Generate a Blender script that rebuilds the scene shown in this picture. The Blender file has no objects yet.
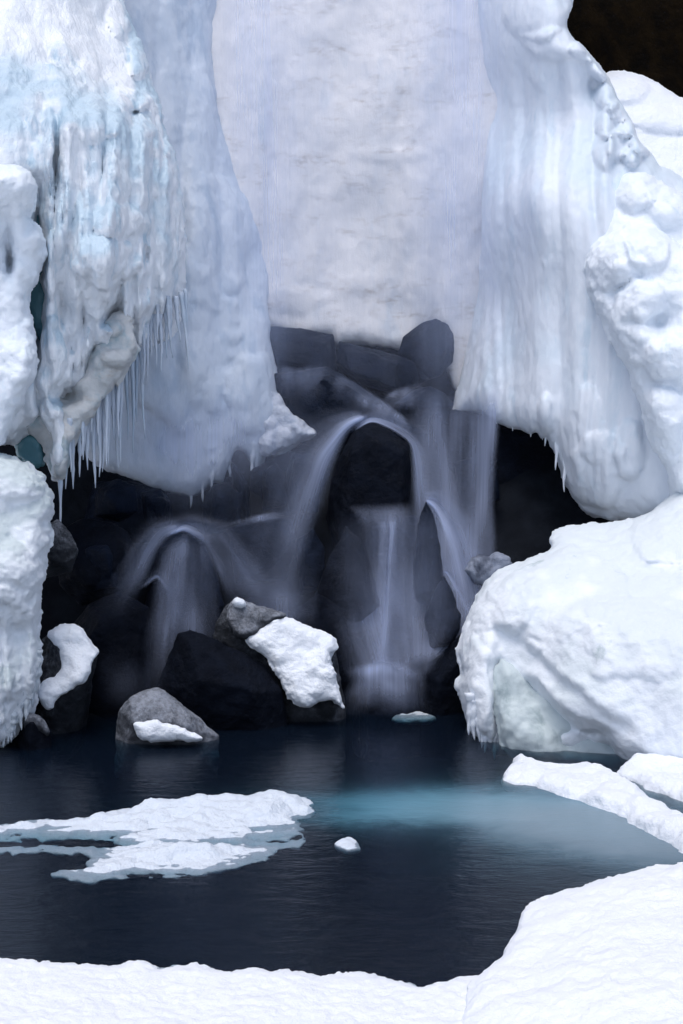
import bpy, bmesh, math, random
import numpy as np
rng = np.random.RandomState(7)
random.seed(7)
sc = bpy.context.scene
COL = sc.collection

# ------------------------------------------------------------------ camera model (metres, y = away from viewer)
F, CX, CY, CAMH = 1400.0, 341.5, 512.0, 3.0
PIT = math.atan(82 / F)
CP, SP = math.cos(PIT), math.sin(PIT)

def W(px, py, Y):
    """world point on the line of sight of a photo position at distance Y"""
    vx = (np.asarray(px, float) - CX) / F
    vy = (CY - np.asarray(py, float)) / F
    t = Y / (CP + vy * SP)
    return vx * t, Y + 0 * t, CAMH + t * (vy * CP - SP)

def G(px, py, z=0.0):
    """world x, y where that line meets a level plane"""
    vx = (np.asarray(px, float) - CX) / F
    vy = (CY - np.asarray(py, float)) / F
    t = (z - CAMH) / (vy * CP - SP)
    return vx * t, t * (CP + vy * SP)

# ------------------------------------------------------------------ noise
_perm = rng.permutation(256).astype(np.int32)
_perm = np.concatenate([_perm, _perm, _perm])
_g = rng.normal(size=(256, 3)); _g /= np.linalg.norm(_g, axis=1)[:, None]
_g = _g.astype(np.float32)

def perlin(x, y, z):
    x, y, z = (np.asarray(a, np.float32) for a in np.broadcast_arrays(x, y, z))
    xi, yi, zi = np.floor(x), np.floor(y), np.floor(z)
    fx, fy, fz = x - xi, y - yi, z - zi
    xi, yi, zi = (a.astype(np.int32) & 255 for a in (xi, yi, zi))
    u, v, w = (a * a * a * (a * (a * 6 - 15) + 10) for a in (fx, fy, fz))
    def gr(i, j, k):
        h = _perm[_perm[_perm[xi + i] + yi + j] + zi + k]
        gv = _g[h]
        return gv[..., 0] * (fx - i) + gv[..., 1] * (fy - j) + gv[..., 2] * (fz - k)
    a = gr(0, 0, 0); a = a + u * (gr(1, 0, 0) - a)
    b = gr(0, 1, 0); b = b + u * (gr(1, 1, 0) - b)
    c = gr(0, 0, 1); c = c + u * (gr(1, 0, 1) - c)
    d = gr(0, 1, 1); d = d + u * (gr(1, 1, 1) - d)
    a = a + v * (b - a); c = c + v * (d - c)
    return (a + w * (c - a)) * 1.6

def fbm(x, y, z, o=3, gain=0.5):
    s = 0; a = 1.0
    for i in range(o):
        s = s + a * perlin(x * 2 ** i + 17 * i, y * 2 ** i + 5 * i, z * 2 ** i + 11 * i); a *= gain
    return s

def worley(x, y, z):
    x, y, z = (np.asarray(a, np.float32) for a in np.broadcast_arrays(x, y, z))
    xi, yi, zi = (np.floor(a).astype(np.int32) for a in (x, y, z))
    best = np.full(x.shape, 9.0, np.float32)
    for i in (-1, 0, 1):
        for j in (-1, 0, 1):
            for k in (-1, 0, 1):
                a, b, c = xi + i, yi + j, zi + k
                h = _perm[_perm[_perm[a & 255] + (b & 255)] + (c & 255)]
                h2 = _perm[h + 31]; h3 = _perm[h2 + 7]
                dx = a + h / 255.0 - x; dy = b + h2 / 255.0 - y; dz = c + h3 / 255.0 - z
                best = np.minimum(best, dx * dx + dy * dy + dz * dz)
    return np.sqrt(best)

# ------------------------------------------------------------------ outlines and depth maps
def chaikin(p, n=1):
    p = np.asarray(p, float)
    for _ in range(n):
        q = np.roll(p, -1, 0)
        p = np.stack([p * .75 + q * .25, p * .25 + q * .75], 1).reshape(-1, 2)
    return p

def sdf2(X, Y, poly):
    """signed distance to an outline, positive inside"""
    d = np.full(X.shape, 1e9); ins = np.zeros(X.shape, bool)
    n = len(poly)
    for i in range(n):
        ax, ay = poly[i]; bx, by = poly[(i + 1) % n]
        ex, ey = bx - ax, by - ay
        L = ex * ex + ey * ey + 1e-12
        t = np.clip(((X - ax) * ex + (Y - ay) * ey) / L, 0, 1)
        d = np.minimum(d, (X - ax - t * ex) ** 2 + (Y - ay - t * ey) ** 2)
        if ay != by:
            c = (ay > Y) != (by > Y)
            ins ^= c & (X < (bx - ax) * (Y - ay) / (by - ay) + ax)
    d = np.sqrt(d)
    return np.where(ins, d, -d)

def tps(ctrl, X, Y, sc_=100.0):
    """smooth surface through (x, y, value) points"""
    c = np.asarray(ctrl, float)
    if len(c) == 1: return np.full(X.shape, c[0, 2])
    if len(c) == 2:
        d = c[1, :2] - c[0, :2]
        t = ((X - c[0, 0]) * d[0] + (Y - c[0, 1]) * d[1]) / (d @ d)
        return c[0, 2] + np.clip(t, -.3, 1.3) * (c[1, 2] - c[0, 2])
    xy = c[:, :2] / sc_
    def k(r2): return np.where(r2 > 0, r2 * np.log(r2 + 1e-12), 0)
    n = len(c)
    A = np.zeros((n + 3, n + 3))
    A[:n, :n] = k(((xy[:, None] - xy[None]) ** 2).sum(-1)) + np.eye(n) * 1e-3
    A[:n, n] = 1; A[:n, n + 1:] = xy; A[n, :n] = 1; A[n + 1:, :n] = xy.T
    w = np.linalg.lstsq(A, np.concatenate([c[:, 2], [0, 0, 0]]), rcond=None)[0]
    out = w[n] + w[n + 1] * X / sc_ + w[n + 2] * Y / sc_
    for i in range(n):
        out = out + w[i] * k((X / sc_ - xy[i, 0]) ** 2 + (Y / sc_ - xy[i, 1]) ** 2)
    lo, hi = c[:, 2].min(), c[:, 2].max()
    return np.clip(out, lo - .25, hi + .25)

def sstep(a, b, x):
    t = np.clip((x - a) / (b - a), 0, 1)
    return t * t * (3 - 2 * t)

# ------------------------------------------------------------------ surface nets
def nets(Fd, gx, gy, gz):
    S = Fd > 0
    nx, ny, nz = Fd.shape
    cs = np.zeros((nx - 1, ny - 1, nz - 1), np.int8)
    for i in (0, 1):
        for j in (0, 1):
            for k in (0, 1):
                cs += S[i:nx - 1 + i, j:ny - 1 + j, k:nz - 1 + k]
    act = (cs > 0) & (cs < 8)
    I = np.argwhere(act)
    idx = np.full(act.shape, -1, np.int64); idx[act] = np.arange(len(I))
    acc = np.zeros((len(I), 3)); cnt = np.zeros(len(I))
    corners = [(i, j, k) for i in (0, 1) for j in (0, 1) for k in (0, 1)]
    for a in range(8):
        for b in range(a + 1, 8):
            ca, cb = np.array(corners[a]), np.array(corners[b])
            if np.abs(ca - cb).sum() != 1: continue
            ia, ib = I + ca, I + cb
            fa = Fd[ia[:, 0], ia[:, 1], ia[:, 2]]; fb = Fd[ib[:, 0], ib[:, 1], ib[:, 2]]
            m = (fa > 0) != (fb > 0)
            t = np.where(m, fa / np.where(m, fa - fb, 1), 0)
            acc += np.where(m[:, None], ca + t[:, None] * (cb - ca), 0); cnt += m
    v = I + acc / np.maximum(cnt, 1)[:, None]
    q = []
    for ax in range(3):
        o1, o2 = [(1, 2), (2, 0), (0, 1)][ax]
        sl0 = [slice(None)] * 3; sl1 = [slice(None)] * 3
        sl0[ax] = slice(0, -1); sl1[ax] = slice(1, None)
        ch = S[tuple(sl0)] != S[tuple(sl1)]
        E = np.argwhere(ch)
        ok = (E[:, o1] > 0) & (E[:, o2] > 0) & (E[:, o1] < Fd.shape[o1] - 1) & (E[:, o2] < Fd.shape[o2] - 1)
        E = E[ok]
        d1 = np.zeros(3, int); d1[o1] = 1
        d2 = np.zeros(3, int); d2[o2] = 1
        g = lambda e: idx[e[:, 0], e[:, 1], e[:, 2]]
        quad = np.stack([g(E - d1 - d2), g(E - d2), g(E), g(E - d1)], 1)
        inside = S[E[:, 0], E[:, 1], E[:, 2]]
        quad[~inside] = quad[~inside][:, ::-1]
        q.append(quad)
    q = np.concatenate(q); q = q[(q >= 0).all(1)]
    ip = lambda arr, u: np.interp(u, np.arange(len(arr)), arr)
    return np.stack([ip(gx, v[:, 0]), ip(gy, v[:, 1]), ip(gz, v[:, 2])], 1), q

def smooth(V, Q, n=1, lam=.5):
    for _ in range(n):
        s = np.zeros_like(V); c = np.zeros(len(V))
        for a, b in ((0, 1), (1, 2), (2, 3), (3, 0)):
            for k in range(3):
                s[:, k] += np.bincount(Q[:, a], V[Q[:, b], k], len(V)) + np.bincount(Q[:, b], V[Q[:, a], k], len(V))
            c += np.bincount(Q[:, a], minlength=len(V)) + np.bincount(Q[:, b], minlength=len(V))
        c = np.maximum(c, 1)
        V = V + lam * (s / c[:, None] - V)
    return V

def normals(V, Q):
    n = np.cross(V[Q[:, 2]] - V[Q[:, 0]], V[Q[:, 3]] - V[Q[:, 1]])
    N = np.zeros_like(V)
    for a in range(4):
        for k in range(3): N[:, k] += np.bincount(Q[:, a], n[:, k], len(V))
    return N / (np.linalg.norm(N, axis=1)[:, None] + 1e-12)

# ------------------------------------------------------------------ objects
def link(name, V, Q, mat, parent=None, attrs=None, uv=None, flat=False):
    V = np.asarray(V, float)
    if parent is None:
        org = np.array([(V[:, 0].min() + V[:, 0].max()) / 2, (V[:, 1].min() + V[:, 1].max()) / 2, V[:, 2].min()])
    else:
        org = np.array(parent['_org'])
    me = bpy.data.meshes.new(name)
    me.vertices.add(len(V)); me.vertices.foreach_set('co', (V - org).astype(np.float32).ravel())
    Q = np.asarray(Q, np.int32); n, k = Q.shape
    me.loops.add(n * k); me.loops.foreach_set('vertex_index', Q.ravel())
    me.polygons.add(n); me.polygons.foreach_set('loop_start', np.arange(0, n * k, k, dtype=np.int32))
    me.polygons.foreach_set('loop_total', np.full(n, k, np.int32))
    me.polygons.foreach_set('use_smooth', np.full(n, not flat))
    for an, av in (attrs or {}).items():
        at = me.attributes.new(an, 'FLOAT', 'POINT'); at.data.foreach_set('value', np.asarray(av, np.float32))
    me.update(calc_edges=True); me.validate()
    if uv is not None:
        l = me.uv_layers.new(name='UVMap'); l.data.foreach_set('uv', np.asarray(uv, np.float32)[Q.ravel()].ravel())
    me.materials.append(mat)
    o = bpy.data.objects.new(name, me); COL.objects.link(o)
    if parent is None:
        o.location = org; o['_org'] = [float(a) for a in org]
    else:
        o.parent = parent
    return o

def tag(o, label=None, cat=None, group=None, kind=None):
    if label: o['label'] = label
    if cat: o['category'] = cat
    if group: o['group'] = group
    if kind: o['kind'] = kind
    return o

# ------------------------------------------------------------------ materials
def newmat(name):
    m = bpy.data.materials.new(name); m.use_nodes = True
    nt = m.node_tree; nt.nodes.clear()
    return m, nt

class NB:
    def __init__(s, nt): s.nt = nt
    def n(s, t, **kw):
        d = s.nt.nodes.new(t)
        for k, v in kw.items():
            if k in ('operation', 'blend_type', 'data_type', 'noise_dimensions', 'feature', 'attribute_name', 'normalize', 'distribution'):
                setattr(d, k, v)
            else:
                d.inputs[k].default_value = v
        return d
    def l(s, a, b): s.nt.links.new(a, b)
    def noise(s, vec, scale, detail=4, rough=.55, dist=0.0):
        d = s.n('ShaderNodeTexNoise', Scale=scale, Detail=detail, Roughness=rough, Distortion=dist)
        s.l(vec, d.inputs['Vector']); return d.outputs['Fac']
    def scale(s, vec, xyz):
        d = s.n('ShaderNodeMapping'); d.inputs['Scale'].default_value = xyz
        s.l(vec, d.inputs['Vector']); return d.outputs['Vector']
    def ramp(s, fac, a, b, lo=0., hi=1.):
        d = s.n('ShaderNodeMapRange'); d.interpolation_type = 'SMOOTHSTEP'
        for k, v in (('From Min', a), ('From Max', b), ('To Min', lo), ('To Max', hi)): d.inputs[k].default_value = v
        s.l(fac, d.inputs['Value']); return d.outputs['Result']
    def mix(s, fac, a, b):
        d = s.nt.nodes.new('ShaderNodeMix'); d.data_type = 'RGBA'
        if isinstance(fac, float): d.inputs[0].default_value = fac
        else: s.l(fac, d.inputs[0])
        for i, c in ((6, a), (7, b)):
            if isinstance(c, tuple): d.inputs[i].default_value = (*c, 1)
            else: s.l(c, d.inputs[i])
        return d.outputs[2]
    def math(s, op, a, b=None):
        d = s.nt.nodes.new('ShaderNodeMath'); d.operation = op
        for i, c in ((0, a), (1, b)):
            if c is None: continue
            if isinstance(c, (int, float)): d.inputs[i].default_value = c
            else: s.l(c, d.inputs[i])
        return d.outputs[0]

SNOW = (.82, .86, .92)
def ice_mat(name, pale=SNOW, blue=(.50, .66, .80), amount=.5, streak=True, stain=None, stain_amt=.0, rough=.5, bump=.35, sss=.0, grain=1.0, zst=.16, snow_attr=True):
    """snow-covered ice: old blue ice shows where no snow has settled, in vertical streaks"""
    m, nt = newmat(name); b = NB(nt)
    pos = b.n('ShaderNodeNewGeometry').outputs['Position']
    sv = b.scale(pos, (1, 1, zst if streak else 1))
    n1 = b.noise(sv, 2.6, 6, .6, .4)
    n2 = b.noise(b.scale(pos, (1, 1, .45)), 5.5, 5, .6, .3)
    f = b.math('ADD', b.math('MULTIPLY', n1, .6), b.math('MULTIPLY', n2, .4))
    f = b.ramp(f, .66 - .32 * amount, .80 - .32 * amount)
    if snow_attr:
        at = b.n('ShaderNodeAttribute', attribute_name='bare').outputs['Fac']
        f = b.math('MAXIMUM', b.math('MULTIPLY', f, b.ramp(at, .0, .6)), b.math('MULTIPLY', b.ramp(at, .45, 1.1), .85))
    col = b.mix(f, pale, blue)
    if stain:
        n3 = b.noise(b.scale(pos, (.8, .8, 2.2)), 2.4, 6, .65, .5)
        n4 = b.noise(b.scale(pos, (1, 1, 2.5)), 9, 4, .6)
        g = b.math('MULTIPLY', b.ramp(n3, .47, .72), b.ramp(n4, .38, .68))
        col = b.mix(b.math('MULTIPLY', g, stain_amt), col, stain)
    p = b.n('ShaderNodeBsdfPrincipled', Roughness=rough)
    p.inputs['Specular IOR Level'].default_value = .35
    if sss:
        p.inputs['Subsurface Weight'].default_value = sss
        p.inputs['Subsurface Radius'].default_value = (.35, .6, .9)
        p.inputs['Subsurface Scale'].default_value = .08
    b.l(col, p.inputs['Base Color'])
    h1 = b.noise(b.scale(pos, (1, 1, .35 if streak else 1)), 14, 5, .6)
    h2 = b.noise(pos, 55 * grain, 3, .6)
    h = b.math('ADD', h1, b.math('MULTIPLY', h2, .28))
    if streak: h = b.math('ADD', h, b.math('MULTIPLY', b.noise(b.scale(pos, (1, 1, .10)), 38, 4, .6), .40))
    bp = b.n('ShaderNodeBump', Strength=bump, Distance=.06); b.l(h, bp.inputs['Height'])
    b.l(bp.outputs['Normal'], p.inputs['Normal'])
    o = b.n('ShaderNodeOutputMaterial'); b.l(p.outputs[0], o.inputs['Surface'])
    return m

def rock_mat(name, c0=(.003, .006, .014), c1=(.009, .0145, .030), frost=0.0, frost_lo=.5, rough=.42, spec=.07):
    m, nt = newmat(name); b = NB(nt)
    geo = b.n('ShaderNodeNewGeometry'); pos = geo.outputs['Position']
    n1 = b.noise(pos, 3.2, 8, .65, .3); n2 = b.noise(pos, 28, 6, .7)
    col = b.mix(b.ramp(n1, .35, .7), c0, c1)
    col = b.mix(b.math('MULTIPLY', b.ramp(n2, .55, .8), .4), col, (.022, .028, .042))
    r = b.ramp(n1, .3, .7, rough - .15, rough + .2)
    if frost:
        sx = b.n('ShaderNodeSeparateXYZ'); b.l(geo.outputs['Normal'], sx.inputs[0])
        up = b.ramp(sx.outputs['Z'], -.35, .55)
        n3 = b.noise(pos, 22, 6, .8); n4 = b.noise(pos, 5, 4, .6)
        g = b.math('MULTIPLY', b.ramp(b.math('ADD', b.math('MULTIPLY', n3, .6), b.math('MULTIPLY', n4, .4)), frost_lo - .16, frost_lo + .2), up)
        col = b.mix(b.math('MULTIPLY', g, frost), col, (.55, .6, .7))
        r = b.math('MAXIMUM', r, b.math('MULTIPLY', g, .8))
    p = b.n('ShaderNodeBsdfPrincipled'); p.inputs['Specular IOR Level'].default_value = spec
    b.l(r, p.inputs['Roughness']); b.l(col, p.inputs['Base Color'])
    h = b.math('ADD', b.noise(pos, 9, 7, .65), b.math('MULTIPLY', b.noise(pos, 60, 4, .7), .25))
    bp = b.n('ShaderNodeBump', Strength=.9, Distance=.06); b.l(h, bp.inputs['Height'])
    b.l(bp.outputs['Normal'], p.inputs['Normal'])
    o = b.n('ShaderNodeOutputMaterial'); b.l(p.outputs[0], o.inputs['Surface'])
    return m

def veil_mat():
    """falling water drawn into silk: white threads with clear gaps"""
    m, nt = newmat('falling_water'); b = NB(nt)
    uv = b.n('ShaderNodeUVMap').outputs['UV']
    s1 = b.noise(b.scale(uv, (3.2, .22, 1)), 1.0, 3, .5, .15)
    s2 = b.noise(b.scale(uv, (22, .35, 1)), 1.0, 3, .6, .1)
    s = b.math('ADD', b.ramp(s1, .2, .8, .72, 1.22), b.ramp(s2, .3, .75, -.13, .18))
    d = b.n('ShaderNodeAttribute', attribute_name='dens').outputs['Fac']
    a = b.math('MINIMUM', b.math('MAXIMUM', b.math('MULTIPLY', d, s), 0), .93)
    df = b.n('ShaderNodeBsdfDiffuse', Color=(.58, .67, .93, 1)); tl = b.n('ShaderNodeBsdfTranslucent', Color=(.58, .67, .93, 1))
    mx = b.n('ShaderNodeMixShader', Fac=.45); b.l(df.outputs[0], mx.inputs[1]); b.l(tl.outputs[0], mx.inputs[2])
    tr = b.n('ShaderNodeBsdfTransparent')
    m2 = b.n('ShaderNodeMixShader'); b.l(a, m2.inputs[0]); b.l(tr.outputs[0], m2.inputs[1]); b.l(mx.outputs[0], m2.inputs[2])
    o = b.n('ShaderNodeOutputMaterial'); b.l(m2.outputs[0], o.inputs['Surface'])
    return m

def water_mat():
    m, nt = newmat('pool_water'); b = NB(nt)
    pos = b.n('ShaderNodeNewGeometry').outputs['Position']
    h = b.math('ADD', b.noise(b.scale(pos, (.9, 2.2, 1)), 3.2, 4, .6, .5), b.math('MULTIPLY', b.noise(b.scale(pos, (1, 2.5, 1)), 14, 3, .55, .3), .3))
    bp = b.n('ShaderNodeBump', Strength=.22, Distance=.05); b.l(h, bp.inputs['Height'])
    gl = b.n('ShaderNodeBsdfGlossy', Roughness=.2); gl.inputs['Color'].default_value = (.85, .9, 1, 1)
    b.l(bp.outputs['Normal'], gl.inputs['Normal'])
    fr = b.n('ShaderNodeFresnel', IOR=1.333); b.l(bp.outputs['Normal'], fr.inputs['Normal'])
    tr = b.n('ShaderNodeBsdfTransparent', Color=(.93, .97, 1, 1)); tb = b.n('ShaderNodeBsdfDiffuse')
    sx = b.n('ShaderNodeSeparateXYZ'); b.l(pos, sx.inputs[0])
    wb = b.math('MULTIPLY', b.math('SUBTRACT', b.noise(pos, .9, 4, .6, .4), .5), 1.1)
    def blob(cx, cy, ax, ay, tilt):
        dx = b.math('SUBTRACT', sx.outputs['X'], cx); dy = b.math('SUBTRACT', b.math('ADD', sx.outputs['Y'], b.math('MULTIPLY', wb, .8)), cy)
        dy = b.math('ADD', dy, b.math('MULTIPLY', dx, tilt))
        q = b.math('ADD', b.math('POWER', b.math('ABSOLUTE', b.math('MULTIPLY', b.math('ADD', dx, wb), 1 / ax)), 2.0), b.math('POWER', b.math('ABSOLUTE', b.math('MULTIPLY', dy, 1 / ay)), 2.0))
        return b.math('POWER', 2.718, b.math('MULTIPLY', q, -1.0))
    g1 = blob(.75, 11.05, 1.35, .50, -.02); g2 = blob(2.0, 10.35, 1.35, 1.0, .35)  # soft teal and grey-blue patches mixed into the water colour
    water_tint = b.math('MINIMUM', b.math('ADD', b.math('MULTIPLY', g1, .75), b.math('MULTIPLY', g2, .9)), 1.0)
    b.l(b.mix(water_tint, (.004, .012, .030), b.mix(b.math('MINIMUM', b.math('MULTIPLY', g2, 1.2), 1.0), (.07, .24, .33), (.19, .27, .325))), tb.inputs['Color'])
    m0 = b.nt.nodes.new('ShaderNodeMixShader'); b.l(b.ramp(water_tint, 0, .8, .3, .95), m0.inputs[0]); b.l(tr.outputs[0], m0.inputs[1]); b.l(tb.outputs[0], m0.inputs[2])
    mx = b.n('ShaderNodeMixShader'); b.l(b.math('MULTIPLY', fr.outputs[0], .6), mx.inputs[0]); b.l(m0.outputs[0], mx.inputs[1]); b.l(gl.outputs[0], mx.inputs[2])
    va = b.n('ShaderNodeVolumeAbsorption', Density=4.2, Color=(.22, .70, .78, 1))
    o = b.n('ShaderNodeOutputMaterial'); b.l(mx.outputs[0], o.inputs['Surface']); b.l(va.outputs[0], o.inputs['Volume'])
    return m

M_SNOW = ice_mat('fresh_snow', pale=(.74, .78, .84), amount=.22, streak=False, rough=.7, bump=.45, snow_attr=False, blue=(.60, .68, .79))
M_BANK = ice_mat('grainy_snow', pale=(.765, .80, .855), amount=.2, streak=False, rough=.8, bump=.38, grain=1.5, snow_attr=False, blue=(.69, .74, .81))
M_LEFT = ice_mat('blue_white_ice', pale=(.79, .825, .87), blue=(.42, .56, .67), amount=.5, rough=.42, bump=.5, zst=.45)
M_COLUMN = ice_mat('smooth_grey_blue_ice', pale=(.54, .60, .685), blue=(.41, .49, .60), amount=.6, rough=.5, bump=.22)
M_WALL = ice_mat('veined_pale_ice', pale=(.69, .685, .695), blue=(.58, .615, .66), amount=.45, rough=.6, bump=.22, stain=(.40, .355, .32), stain_amt=.62)
M_CURT = ice_mat('fluted_ice', pale=(.68, .725, .79), blue=(.53, .63, .72), amount=.42, rough=.5, bump=.14)
M_MOUND = ice_mat('lumpy_snow_ice', pale=(.76, .81, .87), blue=(.50, .65, .75), amount=.35, streak=False, rough=.6, bump=.3)
M_BOULDER = ice_mat('snow_over_green_ice', pale=(.77, .81, .86), blue=(.40, .48, .50), amount=.30, streak=False, rough=.6, bump=.25)
M_ICICLE = ice_mat('clear_grey_ice', pale=(.50, .565, .66), blue=(.36, .45, .56), amount=.6, rough=.25, bump=.2, snow_attr=False)
M_FLOE = ice_mat('floating_ice', pale=(.62, .68, .76), blue=(.30, .40, .50), amount=.8, streak=False, rough=.55, bump=.6)
M_UNDER = ice_mat('old_green_ice', pale=(.47, .54, .56), blue=(.27, .34, .36), amount=.5, streak=False, rough=.5, bump=.15, snow_attr=False)
M_CREAM = ice_mat('old_cream_ice', pale=(.52, .54, .55), blue=(.32, .42, .47), amount=.5, streak=False, rough=.4, bump=.35, snow_attr=False, stain=(.38, .30, .22), stain_amt=.6)
M_FROSTICE = ice_mat('frosted_ice', pale=(.50, .54, .62), blue=(.30, .35, .44), amount=.5, streak=False, rough=.7, bump=.5, snow_attr=False)
M_KNOB = ice_mat('knobbly_ice', pale=(.70, .75, .83), blue=(.42, .53, .66), amount=.5, streak=False, rough=.4, bump=.35)
M_FROSTDARK = ice_mat('thin_rime', pale=(.22, .25, .32), blue=(.05, .06, .09), amount=.55, streak=False, rough=.7, bump=.5, snow_attr=False)
M_BOULDER_ICE = ice_mat('grey_fringe_ice', pale=(.58, .63, .68), blue=(.40, .47, .53), amount=.5, rough=.4, bump=.3, snow_attr=False)
M_TEAL = ice_mat('deep_teal_ice', pale=(.10, .24, .29), blue=(.05, .15, .19), amount=.5, rough=.25, bump=.3, snow_attr=False)
M_SUB = ice_mat('sunken_ice', pale=(.62, .72, .76), blue=(.46, .58, .62), amount=.4, streak=False, rough=.8, bump=.3, snow_attr=False)
M_ROCK = rock_mat('wet_basalt')
M_ROCKB = rock_mat('dark_wet_basalt', (.0022, .0036, .008), (.006, .0088, .017), rough=.6)
M_FROST = rock_mat('frosted_basalt', (.03, .033, .04), (.09, .095, .11), frost=.50, frost_lo=.47, rough=.7)
M_DUST = rock_mat('dusted_basalt', (.015, .017, .022), (.045, .05, .06), frost=.5, frost_lo=.56, rough=.6)
M_CLIFF = rock_mat('brown_cliff_rock', (.003, .0025, .002), (.012, .008, .004), rough=.9, spec=.03)  # near-black brown: shade under the overhang is put into the colour
M_VEIL = veil_mat()
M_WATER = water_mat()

# ------------------------------------------------------------------ ice and snow masses
def bare_attr(V, N, k=1.0):
    """snow settles on faces that look up; steep and undercut ice stays bare"""
    n = fbm(V[:, 0] * 2.2, V[:, 1] * 2.2, V[:, 2] * 1.1, 3)
    return np.clip(.62 - N[:, 2] * .9 + n * .45, 0, 1.2) * k

def mass(name, poly, ctrl, mat, R=30, B=.35, T=.6, step=2.5, sy=.045, lumps=(), flutes=(), n3=((1.6, .10), (4.0, .04)),
         cells=None, fine=((9, .012), (22, .006)), jag=1.5, zs=1.0, parent=None, round_=1, sm=1, bare=1.0, zfloor=-.35, hook=None, barefn=None):
    poly = chaikin(poly, round_) if round_ else np.asarray(poly, float)
    x0, y0 = poly.min(0) - 4 * step; x1, y1 = poly.max(0) + 4 * step
    gx = np.arange(x0, x1 + step, step); gy = np.arange(y0, y1 + step, step)
    X, Y = np.meshgrid(gx, gy, indexing='ij')
    Dm = tps(ctrl, X, Y)
    wx, wy, wz = W(X, Y, Dm)
    d = sdf2(X, Y, poly) + jag * fbm(X / 14, Y / 14 * zs, 3.3, 3) + jag * .5 * perlin(X / 4, Y / 4, 8.1)
    q = np.clip(d / R, 0, 1)
    prof = np.sqrt(np.clip(1 - (1 - q) ** 2, 0, 1))
    yf = Dm + B - B * prof
    for (per, amp, strch, x_lo, x_hi, y_lo, y_hi) in flutes:
        m = sstep(x_lo - 15, x_lo + 15, X) * (1 - sstep(x_hi - 15, x_hi + 15, X)) * sstep(y_lo - 25, y_lo + 25, Y) * (1 - sstep(y_hi - 25, y_hi + 25, Y))
        wob = 5 * perlin(X / 90, Y / 90, 2.7)
        yf = yf - amp * m * (np.abs(perlin((X + wob) / per, Y / (per * strch), 4.2)) * 2 - .35)
    for (lx, ly, rx, ry, amp) in lumps:
        r2 = ((X - lx) / rx) ** 2 + ((Y - ly) / ry) ** 2
        wob = 1 + .5 * perlin(X / 18, Y / 18, lx * .1)
        r2 = r2 * wob
        yf = yf - (amp * np.sqrt(np.clip(1 - r2, 0, 1)) if amp > 0 else amp * np.exp(-r2 * 1.6))
    if hook is not None: yf = hook(X, Y, yf)
    yb = Dm + B + T * prof
    pad = .3
    gz = np.arange(min(yf[d > 0].min(), Dm.min()) - pad, (yb[d > 0]).max() + pad, sy)
    pxs = Dm / F
    e = (d * pxs)[..., None]
    Fd = np.minimum(np.minimum(gz[None, None] - yf[..., None], yb[..., None] - gz[None, None]), e).astype(np.float32)
    amax = sum(a for _, a in n3) * 1.6 + (cells[1] if cells else 0) + .02
    band = np.abs(Fd) < amax
    bi = np.argwhere(band)
    bx, by, bz = W(gx[bi[:, 0]], gy[bi[:, 1]], gz[bi[:, 2]])
    add = np.zeros(len(bi), np.float32)
    for fr, am in n3: add += am * perlin(bx * fr, by * fr, bz * fr * zs)
    if cells:
        fr, am = cells
        add += am * (1.0 - np.minimum(worley(bx * fr + .3 * perlin(bx * 2, by * 2, bz * 2), by * fr, bz * fr), 1.2)) - am * .35
    fade = np.clip((d[bi[:, 0], bi[:, 1]] + 12) / 14, 0, 1)
    Fd[band] += add * fade
    Fd[0] = Fd[-1] = -1; Fd[:, 0] = Fd[:, -1] = -1; Fd[:, :, 0] = Fd[:, :, -1] = -1
    V, Q = nets(Fd, gx, gy, gz)
    PX, PY = V[:, 0].copy(), V[:, 1].copy()
    a, b_, c = W(V[:, 0], V[:, 1], V[:, 2]); V = np.stack([a, b_, c], 1)
    Q = Q[:, ::-1]   # the photo axes run left-handed
    V = smooth(V, Q, sm)
    N = normals(V, Q)
    dis = sum(am * fbm(V[:, 0] * fr, V[:, 1] * fr, V[:, 2] * fr * zs, 2) for fr, am in fine)
    ba = bare_attr(V, N, bare)
    if barefn is not None:
        kf = barefn(PX, PY); ba = ba * kf; dis = dis * np.clip(kf + .25, 0, 1)
    V = V + N * np.asarray(dis)[:, None]
    if zfloor is not None: V[:, 2] = np.maximum(V[:, 2], zfloor)
    return link(name, V, Q, mat, parent, {'bare': ba})

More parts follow.
